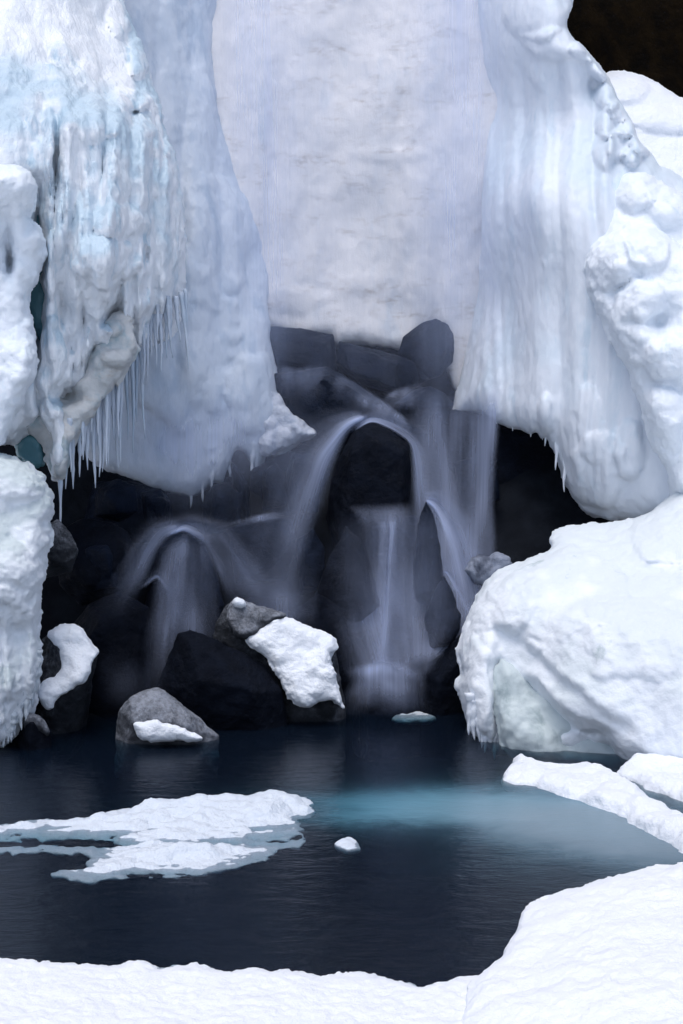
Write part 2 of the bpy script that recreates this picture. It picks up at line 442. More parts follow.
def plan_mass(name, poly, top, mat, z0=0.0, R=.35, soft=False, rim=.04, under=.25, step=.03, sz=.025, n3=((3, .05),), fine=((12, .012),), jag=.04, hook=None, cells=None, bare=1.0, parent=None):
    """floating ice: an outline on the water level, top(x, y) metres above it"""
    pp = chaikin(poly, 1)
    gxp, gyp = G(pp[:, 0], pp[:, 1], z0)
    P2 = np.stack([gxp, gyp], 1)
    x0, y0 = P2.min(0) - .15; x1, y1 = P2.max(0) + .15
    gx = np.arange(x0, x1, step); gy = np.arange(y0, y1, step)
    X, Y = np.meshgrid(gx, gy, indexing='ij')
    d = sdf2(X, Y, P2) + jag * fbm(X * 5, Y * 5, 1.7, 3)
    q = np.clip(d / R, 0, 1); prof = q * q * (3 - 2 * q) if soft else np.sqrt(1 - (1 - q) ** 2)
    zt = z0 - rim + (top(X, Y) + rim) * prof
    if cells: zt = zt + cells[1] * prof * (.65 - np.minimum(worley(X * cells[0], Y * cells[0], 2.2), 1.1))
    zb = z0 - rim - .018 - under * prof
    gz = np.arange(min(zb.min(), zt.min()) - .15, zt.max() + .2, sz)
    Fd = np.minimum(np.minimum(zt[..., None] - gz, gz - zb[..., None]), d[..., None]).astype(np.float32)
    for fr, am in n3: Fd += (am * perlin(X[..., None] * fr, Y[..., None] * fr, gz * fr) * np.clip((d + .1) / .15, 0, 1)[..., None]).astype(np.float32)
    Fd[0] = Fd[-1] = -1; Fd[:, 0] = Fd[:, -1] = -1; Fd[:, :, 0] = Fd[:, :, -1] = -1
    V, Q = nets(Fd, gx, gy, gz)
    V = smooth(V, Q, 1); N = normals(V, Q)
    dis = sum(am * fbm(V[:, 0] * fr, V[:, 1] * fr, V[:, 2] * fr, 2) for fr, am in fine)
    V = V + N * np.asarray(dis)[:, None]
    return link(name, V, Q, mat, parent, {'bare': bare_attr(V, N, bare)})

# ------------------------------------------------------------------ rocks
def hull_planes(P):
    bm = bmesh.new()
    for p in P: bm.verts.new(p)
    bmesh.ops.convex_hull(bm, input=bm.verts)
    bm.normal_update()
    c = np.mean(P, 0); pl = []
    for f in bm.faces:
        n = np.array(f.normal); p = np.array(f.verts[0].co)
        if n @ (c - p) > 0: n = -n
        if f.calc_area() > 1e-4: pl.append((n, n @ p))
    bm.free()
    return pl

def boulder(poly, Y, label, group, front=(), bulge=.35, thick=.7, mat=None, seed=0, cat='boulder', name='boulder', step=.019, k=.022, rough_=((1.4, .012), (7, .012)), foot=None, cuts=3):
    r = np.random.RandomState(seed + 100)
    poly = np.asarray(poly, float); c = poly.mean(0)
    P = [W(x, y, Y + r.uniform(-.08, .08)) for x, y in poly]
    if len(front) == 0:
        for _ in range(4):
            i = r.randint(len(poly)); s = r.uniform(.3, .7)
            q = c + (poly[i] - c) * s
            P.append(W(q[0], q[1], Y - bulge * r.uniform(.6, 1)))
    for x, y, dy in front: P.append(W(x, y, Y - dy))
    for x, y in poly:
        q = c + (np.array([x, y]) - c) * r.uniform(.7, .95)
        P.append(W(q[0], q[1], Y + thick * r.uniform(.7, 1)))
    P = np.array([[float(v) for v in p] for p in P])
    if foot is not None:
        q = P[P[:, 2] < P[:, 2].min() + .35].copy(); q[:, 2] = foot; P = np.concatenate([P, q])
    pl = hull_planes(P)
    ctr = P.mean(0)
    lo, hi = P.min(0) - .12, P.max(0) + .12
    ax = [np.arange(lo[i], hi[i] + step, step) for i in range(3)]
    A, B_, C_ = np.meshgrid(*ax, indexing='ij')
    acc = np.zeros(A.shape, np.float32)
    hard = np.full(A.shape, 9., np.float32)
    for n, d in pl:
        hard = np.minimum(hard, (d - (n[0] * A + n[1] * B_ + n[2] * C_)).astype(np.float32))
    Fd = hard
    band = np.abs(Fd) < .14
    bi = np.argwhere(band)
    x, y, z = ax[0][bi[:, 0]], ax[1][bi[:, 1]], ax[2][bi[:, 2]]
    o = seed * 3.1
    ad = 0
    for fr, am in rough_: ad = ad + am * perlin(x * fr + o, y * fr, z * fr)
    ad = ad - .05 * np.clip(.25 - np.abs(perlin(x * 2.0 + o, y * 2.0, z * 2.0 + o)), 0, 1)
    Fd[band] += ad
    V, Q = nets(Fd, *ax)
    V = smooth(V, Q, 1, .25)
    N = normals(V, Q)
    V = V + N * (.006 * fbm(V[:, 0] * 18, V[:, 1] * 18, V[:, 2] * 18, 2))[:, None]
    ob = link(name, V, Q, mat or M_ROCK)
    return tag(ob, label, cat, group)

# ------------------------------------------------------------------ icicles
def icicle(px, y0, y1, Y, r0, parent, mat=None, lean=0.0, seed=0):
    r = np.random.RandomState(seed + 900)
    n, sgs = 16, 8
    V = []; Q = []
    for i in range(n + 1):
        t = i / n
        x, yy, z = W(px + lean * t + (1.2 * math.sin(t * 3.5 + seed * 1.7) + .5 * math.sin(t * 9 + seed)) * t, y0 + (y1 - y0) * t, Y)
        rr = r0 * (1 - t ** 1.7) ** .85 * (1 + .22 * math.sin(t * (15 + seed % 5 * 3) + seed * 2) + r.uniform(-.12, .12)) * (1 - .25 * t) + .004
        for s in range(sgs):
            a = 2 * math.pi * s / sgs
            V.append((float(x) + rr * math.cos(a) * r.uniform(.9, 1.1), float(yy) + rr * math.sin(a), float(z)))
    for i in range(n):
        for s in range(sgs):
            a, b = i * sgs + s, i * sgs + (s + 1) % sgs
            Q.append((a, a + sgs, b + sgs, b))
    for k, rev in ((0, 0), (n * sgs, 1)):
        for s in range(0, sgs - 2, 2):
            q = [k, k + s + 1, k + s + 2, k + (s + 3) % sgs if s + 3 < sgs else k]
            if q[3] == k: continue
            Q.append(tuple(q[::-1] if rev else q))
    return link('icicle', V, Q, mat or M_ICICLE, parent)

# ------------------------------------------------------------------ falling water
def veil(label, lines, dens, prof_u=(.4, .4), prof_v=(.1, .3), M=40, N=60, name='waterfall', seed=0, uvw=1.0, peak=None, wide=1.2, skirt=0, thin=0, group='silky strands of the waterfall'):
    """a sheet of falling water lofted through its flow lines; dens is how much white water it carries"""
    def cr(P, n):
        P = np.asarray(P, float)
        d = np.r_[0, np.cumsum(np.linalg.norm(np.diff(P[:, :2], axis=0), axis=1) + 1e-6)]
        t = np.linspace(0, d[-1], n)
        out = np.stack([np.interp(t, d, P[:, k]) for k in range(3)], 1)
        for _ in range(max(2, n // 12)):      # round the corners
            out[1:-1] = out[1:-1] * .5 + (out[:-2] + out[2:]) * .25
        return out
    L = np.stack([cr(l, N) for l in lines], 0)
    if skirt: L[1] = L[0] + (L[1] - L[0]) * np.array([1.75, 1.75, 1.2])
    if len(lines) == 2: L = np.stack([L[0], (L[0] + L[1]) / 2 - np.array([0, 0, .10]), L[1]], 0)
    k = len(L); ti = np.linspace(0, k - 1, M)
    S = np.zeros((M, N, 3))
    for j in range(N):
        for c in range(3): S[:, j, c] = np.interp(ti, np.arange(k), L[:, j, c])
    for _ in range(4): S[1:-1] = S[1:-1] * .5 + (S[:-2] + S[2:]) * .25
    S = S.mean(0, keepdims=True) * np.array([1 - wide, 1 - wide, 0]) + S * np.array([wide, wide, 1])
    u = np.linspace(0, 1, M)[:, None] + np.zeros((1, N)); v = np.linspace(0, 1, N)[None] + np.zeros((M, 1))
    x, y, z = W(S[..., 0], S[..., 1], S[..., 2])
    y = y + .05 * perlin(u * 5 + seed, v * 1.2, 3.3)
    uu = u + .10 * perlin(u * 3, v * 3, seed + .5)
    vv = v + .12 * perlin(u * 4 + seed, v * .7, 1.5)
    du = sstep(0, prof_u[0], uu) * (1 - sstep(1 - prof_u[1], 1, uu)) if prof_u[0] else (1 - sstep(1 - prof_u[1], 1, uu))
    if skirt: du = sstep(0, prof_u[0] * .8, uu) * np.exp(-(np.maximum(uu - prof_u[0] * .4, 0) / skirt) ** 1.5)
    edge = np.minimum(np.minimum(u, 1 - u) * 14, 1) * np.minimum(np.minimum(v * 30, (1 - v) * 14), 1)
    dv = sstep(0, prof_v[0], v) * (1 - sstep(1 - prof_v[1], 1, vv))
    if thin: dv = sstep(0, prof_v[0], v) * (thin + (1 - thin) * np.exp(-np.maximum(v - prof_v[0], 0) * 4.5)) * (1 - sstep(1 - prof_v[1], 1, vv))
    D = dens * du * dv * np.clip(.95 + .75 * fbm(u * 2.6 + seed * 1.9, v * 1.5, seed * .37, 3), .3, 1.7)
    if peak: D = D * (1 + peak[0] * np.exp(-((v - peak[1]) / peak[2]) ** 2))
    edge = edge * (1 - sstep(.55, 1, u) if skirt else 1)
    D = np.clip(D * edge, 0, .97)
    V = np.stack([x, y, z], -1).reshape(-1, 3)
    I = np.arange(M * N).reshape(M, N)
    Q = np.stack([I[:-1, :-1], I[1:, :-1], I[1:, 1:], I[:-1, 1:]], -1).reshape(-1, 4)
    width = np.linalg.norm(S[-1, N // 2, :2] - S[0, N // 2, :2]) / 60.0 * uvw
    length = np.linalg.norm(S[M // 2, -1, :2] - S[M // 2, 0, :2]) / 60.0
    uv = np.stack([u * width * (1.7 if skirt else 1) + seed * 3.7, v * length + seed], -1).reshape(-1, 2)
    o = link(name, V, Q, M_VEIL, None, {'dens': D.ravel()}, uv)
    return tag(o, label, 'waterfall', group)

exec_parts = []
# ================================================================== SETTING
def heightfield(name, xs, ys, zf, mat):
    X, Y = np.meshgrid(xs, ys, indexing='ij'); Z = zf(X, Y)
    V = np.stack([X, Y, Z], -1).reshape(-1, 3); I = np.arange(X.size).reshape(X.shape)
    Q = np.stack([I[:-1, :-1], I[1:, :-1], I[1:, 1:], I[:-1, 1:]], -1).reshape(-1, 4)
    return link(name, V, Q, mat)

def axis(lo, hi, a, b, fine, coarse):
    return np.unique(np.r_[np.arange(lo, a, coarse), np.arange(a, b, fine), np.arange(b, hi + coarse, coarse)])

def ground_z(X, Y):
    pool = np.sqrt(((X - .3) / 4.6) ** 2 + ((Y - 11.2) / 3.9) ** 2)
    z = -1.6 + 1.75 * sstep(.72, 1.12, pool)
    back = sstep(15.2, 17.6, Y) * 3.2
    z = np.maximum(z, -1.6) + back
    z = z + .16 * fbm(X * .9, Y * .9, 2.1, 4) + sstep(4, 14, np.abs(X)) * 2.5 + sstep(30, 80, np.abs(X)) * 6
    z = z - sstep(7.2, 4.0, Y) * 0 + -.45 * sstep(9.5, 8.0, Y)
    return z

def ground_mat():
    m, nt = newmat('snow_and_basalt_ground'); b = NB(nt)
    geo = b.n('ShaderNodeNewGeometry'); pos = geo.outputs['Position']
    sx = b.n('ShaderNodeSeparateXYZ'); b.l(pos, sx.inputs[0])
    n = b.noise(pos, 1.4, 5, .6)
    side = b.ramp(b.math('ADD', b.math('ABSOLUTE', sx.outputs['X']), n), 4.9, 5.5)
    near = b.ramp(b.math('ADD', sx.outputs['Y'], n), 8.0, 7.4)
    f = b.math('MAXIMUM', side, near)
    rock = b.mix(b.ramp(b.noise(pos, 3, 7, .6), .35, .7), (.004, .0055, .009), (.010, .013, .019))
    p = b.n('ShaderNodeBsdfPrincipled', Roughness=.8); p.inputs['Specular IOR Level'].default_value = .08; b.l(b.mix(f, rock, SNOW), p.inputs['Base Color'])
    bp = b.n('ShaderNodeBump', Strength=.4, Distance=.06); b.l(b.noise(pos, 10, 6, .65), bp.inputs['Height']); b.l(bp.outputs['Normal'], p.inputs['Normal'])
    o = b.n('ShaderNodeOutputMaterial'); b.l(p.outputs[0], o.inputs['Surface'])
    return m

g = heightfield('ground', axis(-120, 120, -7, 7, .12, 4), axis(-80, 160, 4, 20, .12, 4), ground_z, ground_mat())
tag(g, kind='structure')

# pool water: a closed body so that depth takes the red out of what lies below
wx0, wx1, wy0, wy1 = -7.5, 7.5, 5.6, 16.6
bmv = np.array([(wx0, wy0, 0), (wx1, wy0, 0), (wx1, wy1, 0), (wx0, wy1, 0), (wx0, wy0, -2.6), (wx1, wy0, -2.6), (wx1, wy1, -2.6), (wx0, wy1, -2.6)])
bmq = np.array([(0, 1, 2, 3), (7, 6, 5, 4), (0, 4, 5, 1), (1, 5, 6, 2), (2, 6, 7, 3), (3, 7, 4, 0)])
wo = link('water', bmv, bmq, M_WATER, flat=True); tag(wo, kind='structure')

# cliff behind
def cliff():
    xs = np.arange(-42, 42.1, .35); zs = np.arange(-2, 26.1, .35)
    X, Z = np.meshgrid(xs, zs, indexing='ij')
    Y = 21.0 - .0 * Z - sstep(8, 34, np.abs(X)) * 12 + .55 * fbm(X * .35, Z * .1, 1.2, 4) + .35 * np.abs(perlin(X * .9, Z * .12, 5.)) + .25 * np.floor(fbm(X * .3, Z * .5, 6.6, 2) * 3) / 3
    V = np.stack([X, Y, Z], -1).reshape(-1, 3); n = X.size; I = np.arange(n).reshape(X.shape)
    V2 = V.copy(); V2[:, 1] += 6
    q = np.stack([I[:-1, :-1], I[1:, :-1], I[1:, 1:], I[:-1, 1:]], -1).reshape(-1, 4)
    rim = np.r_[I[:-1, 0], I[-1, :-1], I[1:, -1][::-1], I[0, 1:][::-1]]
    rn = np.roll(rim, -1)
    Q = np.concatenate([q, q[:, ::-1] + n, np.stack([rn, rim, rim + n, rn + n], 1)])
    return link('cliff', np.concatenate([V, V2]), Q, M_CLIFF)
tag(cliff(), 'dark brown basalt cliff behind the ice at the top right', 'cliff', kind='structure')

# ================================================================== ICE
fw = mass('frozen_waterfall',
    [(90, -220), (545, -220), (535, 60), (530, 330), (500, 400), (455, 402), (440, 360), (400, 352), (345, 341), (337, 347), (331, 336), (318, 335), (302, 343), (286, 338), (268, 330), (200, 335), (90, 335)],
    [(230, -200, 18.1), (520, -200, 17.9), (300, 0, 17.75), (420, 0, 17.7), (360, 200, 17.6), (300, 330, 17.4), (430, 330, 17.5), (220, 100, 17.6), (500, 200, 17.3)],
    M_WALL, R=14, B=.18, T=.8, step=3, sy=.05, n3=((1.2, .08), (3.2, .03)), fine=((7, .012), (18, .006)), jag=2.0, zs=.5, bare=.55,
    flutes=((46, .12, 14, 400, 540, -220, 400), (60, .05, 8, 180, 400, -220, 300)),
    lumps=((390, 155, 40, 9, .02), (290, 300, 40, 14, .03), (370, 285, 50, 12, .02)))
tag(fw, 'pale frozen waterfall face with faint brown stains at the top centre', 'frozen waterfall')

cl = mass('ice_column',
    [(100, -220), (242, -220), (222, -40), (212, 30), (214, 95), (226, 140), (246, 185), (262, 210), (267, 262), (270, 310), (273, 365), (277, 388), (288, 404), (302, 416), (318, 430), (322, 441), (306, 443), (294, 447), (287, 458), (283, 480), (277, 462), (269, 446), (262, 464), (255, 476), (246, 456), (236, 448), (230, 466), (222, 488), (214, 480), (202, 498), (190, 499), (172, 492), (150, 489), (130, 478), (100, 470), (80, 440)],
    [(120, -200, 17.3), (220, -200, 17.75), (150, 60, 17.0), (210, 60, 17.5), (180, 220, 16.75), (255, 260, 17.3), (200, 380, 16.45), (270, 420, 16.75), (130, 420, 16.2), (200, 490, 16.4)],
    M_COLUMN, R=20, B=.18, T=.7, step=2.2, sy=.04, n3=((1.5, .10), (4, .035)), fine=((8, .012), (20, .005)), jag=1.4, zs=.5, bare=.7,
    flutes=((40, .10, 14, 120, 270, -220, 380),), lumps=((255, 395, 30, 40, .10), (175, 340, 60, 90, .12), (215, 240, 40, 70, .08)))
tag(cl, 'smooth grey blue ice column hanging left of the frozen waterfall face, ragged at its foot', 'ice column')

def left_hook(X, Y, yf):
    # snow shelf on top steps back above the diagonal ridge
    ridge = 45 + .34 * X + .0012 * X * X
    yf = yf + .28 * (1 - sstep(-10, 24, Y - ridge)) * sstep(60, 110, X)
    # lower right half hangs behind the bulging curtain
    yf = yf + .30 * sstep(142, 156, X + 5 * perlin(X / 20, Y / 20, 1.1)) * sstep(130, 175, Y)
    yf = yf + .35 * sstep(0, 26, (X * .9 + Y - 425) / 1.35) * sstep(295, 330, Y) * sstep(60, 90, X)
    return yf
lm = mass('ice_mass',
    [(-160, -220), (118, -220), (124, -60), (122, 0), (134, 26), (150, 62), (151, 78), (162, 104), (168, 138), (173, 152), (180, 176), (184, 212), (188, 262), (187, 305), (182, 338), (160, 346), (134, 358), (116, 384), (97, 412), (80, 430), (73, 456), (62, 481), (50, 478), (40, 446), (0, 446), (-160, 446)],
    [(-150, -200, 15.6), (110, -200, 16.3), (40, 0, 15.0), (120, 30, 15.5), (20, 110, 14.1), (80, 130, 14.1), (165, 150, 14.9), (100, 260, 13.8), (182, 300, 15.0), (60, 400, 14.0), (60, 470, 14.0), (0, 300, 14.2), (-140, 200, 13.8)],
    M_LEFT, R=26, B=.45, T=.9, step=2.1, sy=.04, n3=((1.7, .10), (4.0, .06)), cells=(3.6, .09), fine=((8, .022), (18, .011)), jag=2.4, zs=.5,
    flutes=((24, .26, 9, 20, 150, 110, 430), (11, .10, 12, 15, 185, 120, 420), (34, .16, 10, 140, 200, 150, 400)),
    lumps=((38, 245, 7, 60, -.75), (36, 310, 8, 50, -.65), (20, 190, 26, 20, -.35), (55, 165, 4, 30, -.35), (112, 315, 12, 16, -.45), (65, 398, 15, 12, -.45), (35, 440, 18, 22, -.5),
           (105, 262, 30, 26, .22), (95, 120, 28, 24, .16), (130, 100, 24, 12, .16), (120, 222, 26, 18, .14), (118, 358, 16, 10, .2), (115, 330, 12, 9, .16), (55, 370, 18, 50, .18), (60, 450, 10, 26, .15), (140, 58, 12, 20, .16), (120, 20, 14, 18, .14), (150, 110, 12, 26, .12)),
    hook=left_hook, bare=.92, barefn=lambda X, Y: .12 + .88 * np.clip(sstep(-30, 30, Y - (40 + .30 * X + .0012 * X * X) + 16 * perlin(X / 22, Y / 22, 5.5)) + sstep(112, 128, X - .15 * Y), 0, 1))
tag(lm, 'huge blue white ice mass at the upper left with a row of icicles', 'ice mass')
k = 0
for (x, y0, y1, Y, r, ln) in [(60, 440, 512, 14.05, .035, 0), (66, 430, 480, 14.1, .03, 1), (73, 425, 489, 14.15, .035, 0), (79, 420, 486, 14.2, .032, 0), (84, 415, 478, 14.2, .03, 0), (88, 412, 497, 14.25, .042, 0), (94, 405, 470, 14.3, .035, 0), (99, 400, 468, 14.3, .035, 0), (104, 396, 472, 14.35, .04, 0), (109, 390, 476, 14.35, .032, 0), (113, 386, 458, 14.4, .03, 0), (117, 378, 460, 14.4, .03, 1), (121, 372, 448, 14.45, .025, 0), (112, 380, 461, 14.5, .028, 6),
                              (126, 366, 440, 14.5, .024, 1), (131, 352, 462, 14.5, .03, 3), (136, 356, 440, 14.55, .025, 2), (141, 350, 457, 14.55, .026, 3), (127, 360, 420, 14.6, .025, 0), (147, 345, 392, 14.6, .022, 1), (151, 340, 385, 14.65, .024, 1), (155, 340, 386, 14.65, .02, 1), (160, 335, 380, 14.7, .024, 1), (165, 330, 390, 14.75, .024, 3), (170, 325, 372, 14.8, .024, 2), (176, 322, 380, 14.85, .026, 3), (181, 318, 405, 14.9, .026, 8), (185, 315, 365, 14.95, .024, 3), (98, 398, 455, 14.2, .028, 0), (91, 404, 460, 14.2, .026, 0), (106, 392, 450, 14.25, .026, 1), (119, 374, 430, 14.3, .022, 0),
                              (70, 432, 472, 14.0, .028, 0), (82, 418, 465, 14.1, .028, 0), (143, 346, 400, 14.5, .02, 2), (158, 330, 362, 14.6, .022, 0), (168, 322, 356, 14.7, .022, 1)]:
    icicle(x, y0 - (26 if x > 124 else 14), (y1 - 9 * ((k * 7) % 6 - 2)) if x < 138 else y0 + (y1 - y0) * (.35 + .12 * ((k * 7) % 5)), Y + (.30 if x > 124 else .06), r * (.9 + .38 * ((k * 5) % 5)), lm, lean=ln, seed=k); k += 1

un = mass('ice_underside', [(120, 306), (136, 320), (138, 345), (133, 358), (116, 384), (97, 412), (80, 430), (73, 456), (62, 479), (52, 477), (46, 452), (30, 434), (18, 428), (34, 412), (60, 396), (76, 384), (92, 350), (106, 318)],
    [(120, 320, 14.15), (100, 390, 14.1), (60, 460, 13.95), (30, 428, 14.0)], M_CREAM, R=14, B=.22, T=.4, step=1.8, sy=.03, n3=((2.6, .08), (6, .04)), cells=(5, .09), fine=((12, .012),), jag=1.8, parent=lm,
    lumps=((66, 396, 16, 12, -.3), (40, 440, 14, 14, -.25), (118, 358, 16, 10, .12), (112, 328, 12, 10, .10), (60, 455, 9, 26, .08)))
un['label'] = 'cream and brown old ice on the undercut belly'

for P_, C_ in [([(28, 214), (40, 202), (50, 210), (52, 260), (50, 330), (44, 354), (34, 332), (26, 300), (25, 250)], [(38, 220, 14.22), (40, 340, 14.2)]),
               ([(14, 436), (26, 430), (40, 436), (46, 452), (42, 470), (16, 466)], [(30, 448, 14.3)])]:
    o = mass('blue_ice', P_, C_, M_TEAL, R=8, B=.12, T=.2, step=1.6, sy=.03, n3=((4, .05), (9, .02)), fine=((14, .008),), jag=1.5, parent=lm)
    o['label'] = 'deep teal ice inside a recess'

pil = mass('ice_pillar',
    [(-140, 172), (-20, 168), (6, 165), (22, 163), (34, 174), (38, 190), (32, 208), (27, 216), (34, 224), (45, 233), (43, 248), (47, 257), (38, 268), (41, 279), (31, 290), (28, 306), (33, 330), (39, 354), (38, 376), (26, 396), (12, 424), (2, 452), (-140, 470)],
    [(-120, 200, 13.2), (10, 185, 13.15), (20, 260, 13.4), (20, 350, 13.3), (0, 430, 13.2), (-120, 420, 13.0)],
    M_MOUND, R=22, B=.30, T=.6, step=2.1, sy=.04, n3=((2.2, .06), (5, .045)), cells=(4.5, .06), fine=((11, .016), (24, .008)), jag=2.2, bare=.55,
    lumps=((5, 188, 36, 26, .16), (8, 240, 8, 40, -.18), (10, 262, 5, 14, -.25), (36, 240, 10, 10, .08), (25, 360, 20, 40, .1)))
tag(pil, 'white snow crusted ice pillar with a round cap on the far left edge', 'ice pillar')

lo = mass('snow_mound',
    [(-140, 448), (-20, 452), (8, 455), (22, 458), (34, 466), (46, 478), (51, 495), (56, 509), (49, 519), (52, 540), (44, 556), (47, 574), (41, 590), (43, 615), (41, 640), (43, 662), (37, 688), (35, 704), (26, 720), (16, 735), (6, 746), (-20, 750), (-140, 760)],
    [(-120, 470, 13.2), (20, 470, 13.1), (30, 530, 12.95), (0, 600, 12.75), (35, 680, 12.95), (0, 730, 12.75), (-120, 700, 12.4)],
    M_BOULDER, R=26, B=.35, T=.7, step=2.1, sy=.04, n3=((2.0, .09), (5, .04)), cells=(3.5, .09), fine=((11, .016), (24, .008)), jag=2.0, bare=.8,
    flutes=((9, .07, 16, -80, 45, 630, 760),), lumps=((20, 640, 30, 60, -.12), (15, 480, 36, 22, .12), (10, 575, 30, 34, .10)))
tag(lo, 'snow covered ice mound at the lower left edge with grey icicles reaching the water', 'snow mound')
k = 0
for (x, y0, y1) in [(3, 690, 748), (9, 685, 744), (15, 680, 736), (20, 676, 730), (25, 670, 724), (29, 664, 716), (33, 655, 707), (-4, 690, 750), (37, 640, 694), (12, 700, 742)]:
    icicle(x, y0 + 10, y1, 12.88 + .006 * max(x, 0), .05, lo, mat=M_BOULDER_ICE, seed=40 + k); k += 1

rc = mass('ice_curtain',
    [(470, -220), (590, -220), (574, -40), (573, 4), (566, 24), (570, 34), (582, 44), (596, 58), (607, 74), (616, 92), (624, 108), (634, 122), (642, 142), (652, 152), (664, 168), (760, 220), (760, 520), (690, 522), (640, 519), (604, 523), (590, 519), (575, 501), (563, 481), (556, 461), (551, 444), (546, 434), (541, 439), (537, 430), (530, 436), (520, 428), (505, 429), (494, 421), (484, 415), (470, 411), (461, 416), (452, 426), (448, 418), (452, 398), (460, 372), (472, 330), (478, 280), (482, 200), (486, 120), (478, 40)],
    [(480, -200, 17.8), (580, -200, 17.4), (487, 100, 17.55), (545, 45, 16.4), (600, 80, 16.3), (475, 300, 17.35), (530, 200, 16.05), (560, 320, 15.8), (460, 400, 17.0), (600, 440, 15.35), (600, 510, 15.6), (650, 500, 15.2), (720, 400, 15.1), (720, 250, 15.6)],
    M_CURT, R=28, B=.28, T=.8, step=2.2, sy=.045, n3=((1.5, .07), (3.6, .03)), fine=((9, .010), (22, .005)), jag=1.6, zs=.35, bare=.75,
    flutes=((42, .17, 26, 470, 605, 60, 520), (17, .05, 24, 470, 640, 90, 500)),
    lumps=((535, 10, 34, 30, .16), (556, 44, 34, 16, .14), (520, 66, 24, 40, .05), (556, 74, 24, 40, .07), (584, 50, 16, 12, .18), (600, 68, 14, 14, .2), (608, 96, 15, 15, .2), (620, 110, 12, 12, .2), (606, 124, 12, 16, .18), (628, 128, 12, 11, .2), (618, 144, 11, 15, .18), (640, 144, 11, 11, .2), (632, 158, 10, 10, .16), (604, 150, 12, 18, .12), (594, 92, 10, 14, -.16), (622, 146, 8, 22, -.14), (600, 470, 30, 40, .10), (628, 450, 16, 30, .12), (590, 425, 14, 40, .08), (545, 415, 7, 24, .12)))
tag(rc, 'tall fluted white ice curtain right of the frozen waterfall face', 'ice curtain')

k = 0
for (x, y0, y1, Y, r_) in [(541, 415, 440, 15.72, .05), (530, 415, 437, 15.8, .05), (546, 420, 446, 15.65, .035), (497, 405, 424, 16.2, .04), (512, 410, 431, 16.0, .05), (556, 450, 470, 15.5, .035), (565, 470, 492, 15.45, .03)]:
    icicle(x, y0 - 22, y1, Y + .42, r_, rc, mat=M_CURT, seed=80 + k); k += 1

sl = mass('snow_slope',
    [(585, 90), (596, 76), (610, 72), (630, 74), (648, 77), (666, 86), (684, 99), (820, 150), (820, 300), (640, 280), (595, 190)],
    [(600, 80, 17.2), (680, 100, 17.0), (640, 190, 16.3), (800, 170, 16.6), (780, 280, 15.8)],
    M_SNOW, R=30, B=.4, T=.9, step=2.6, n3=((1.4, .08), (3.5, .03)), cells=None, fine=((10, .010),), jag=1.2, lumps=((690, 120, 70, 14, .12), (620, 90, 30, 14, .10)))
tag(sl, 'smooth white snow slope under the dark cliff at the upper right', 'snow slope')

m2 = mass('snow_mound',
    [(604, 240), (607, 215), (612, 190), (620, 174), (636, 165), (650, 168), (664, 180), (682, 194), (820, 225), (820, 360), (680, 340), (610, 300)],
    [(620, 180, 15.6), (680, 200, 15.4), (640, 240, 15.2), (800, 300, 14.9)],
    M_MOUND, R=30, B=.35, T=.7, step=2.4, n3=((1.8, .07), (4, .03)), cells=(2.4, .14), fine=((10, .012), (22, .006)), jag=1.5, bare=.5,
    lumps=((636, 190, 24, 22, .16), (668, 205, 22, 20, .12)))
tag(m2, 'rounded snow mound beside the small ice knobs under the snow slope', 'snow mound')

m3 = mass('snow_mound',
    [(585, 260), (593, 242), (610, 229), (628, 218), (648, 224), (668, 237), (690, 249), (820, 262), (820, 560), (690, 520), (664, 478), (644, 410), (622, 356), (602, 318), (588, 288)],
    [(595, 260, 15.2), (640, 230, 15.0), (640, 320, 14.6), (660, 440, 14.5), (800, 300, 14.3), (800, 520, 14.0), (690, 500, 14.5)],
    M_MOUND, R=26, B=.35, T=.7, step=2.3, n3=((1.8, .07), (4, .04)), cells=(2.3, .18), fine=((10, .014), (22, .007)), jag=1.6, bare=.5,
    lumps=((612, 262, 26, 30, .2), (648, 248, 24, 24, .18), (640, 300, 28, 22, .16), (662, 320, 18, 18, -.18), (668, 360, 26, 22, .16), (640, 345, 22, 24, .10), (660, 420, 26, 40, .14)))
tag(m3, 'lumpy cauliflower shaped snow mound along the right edge above the big snow boulder', 'snow mound')

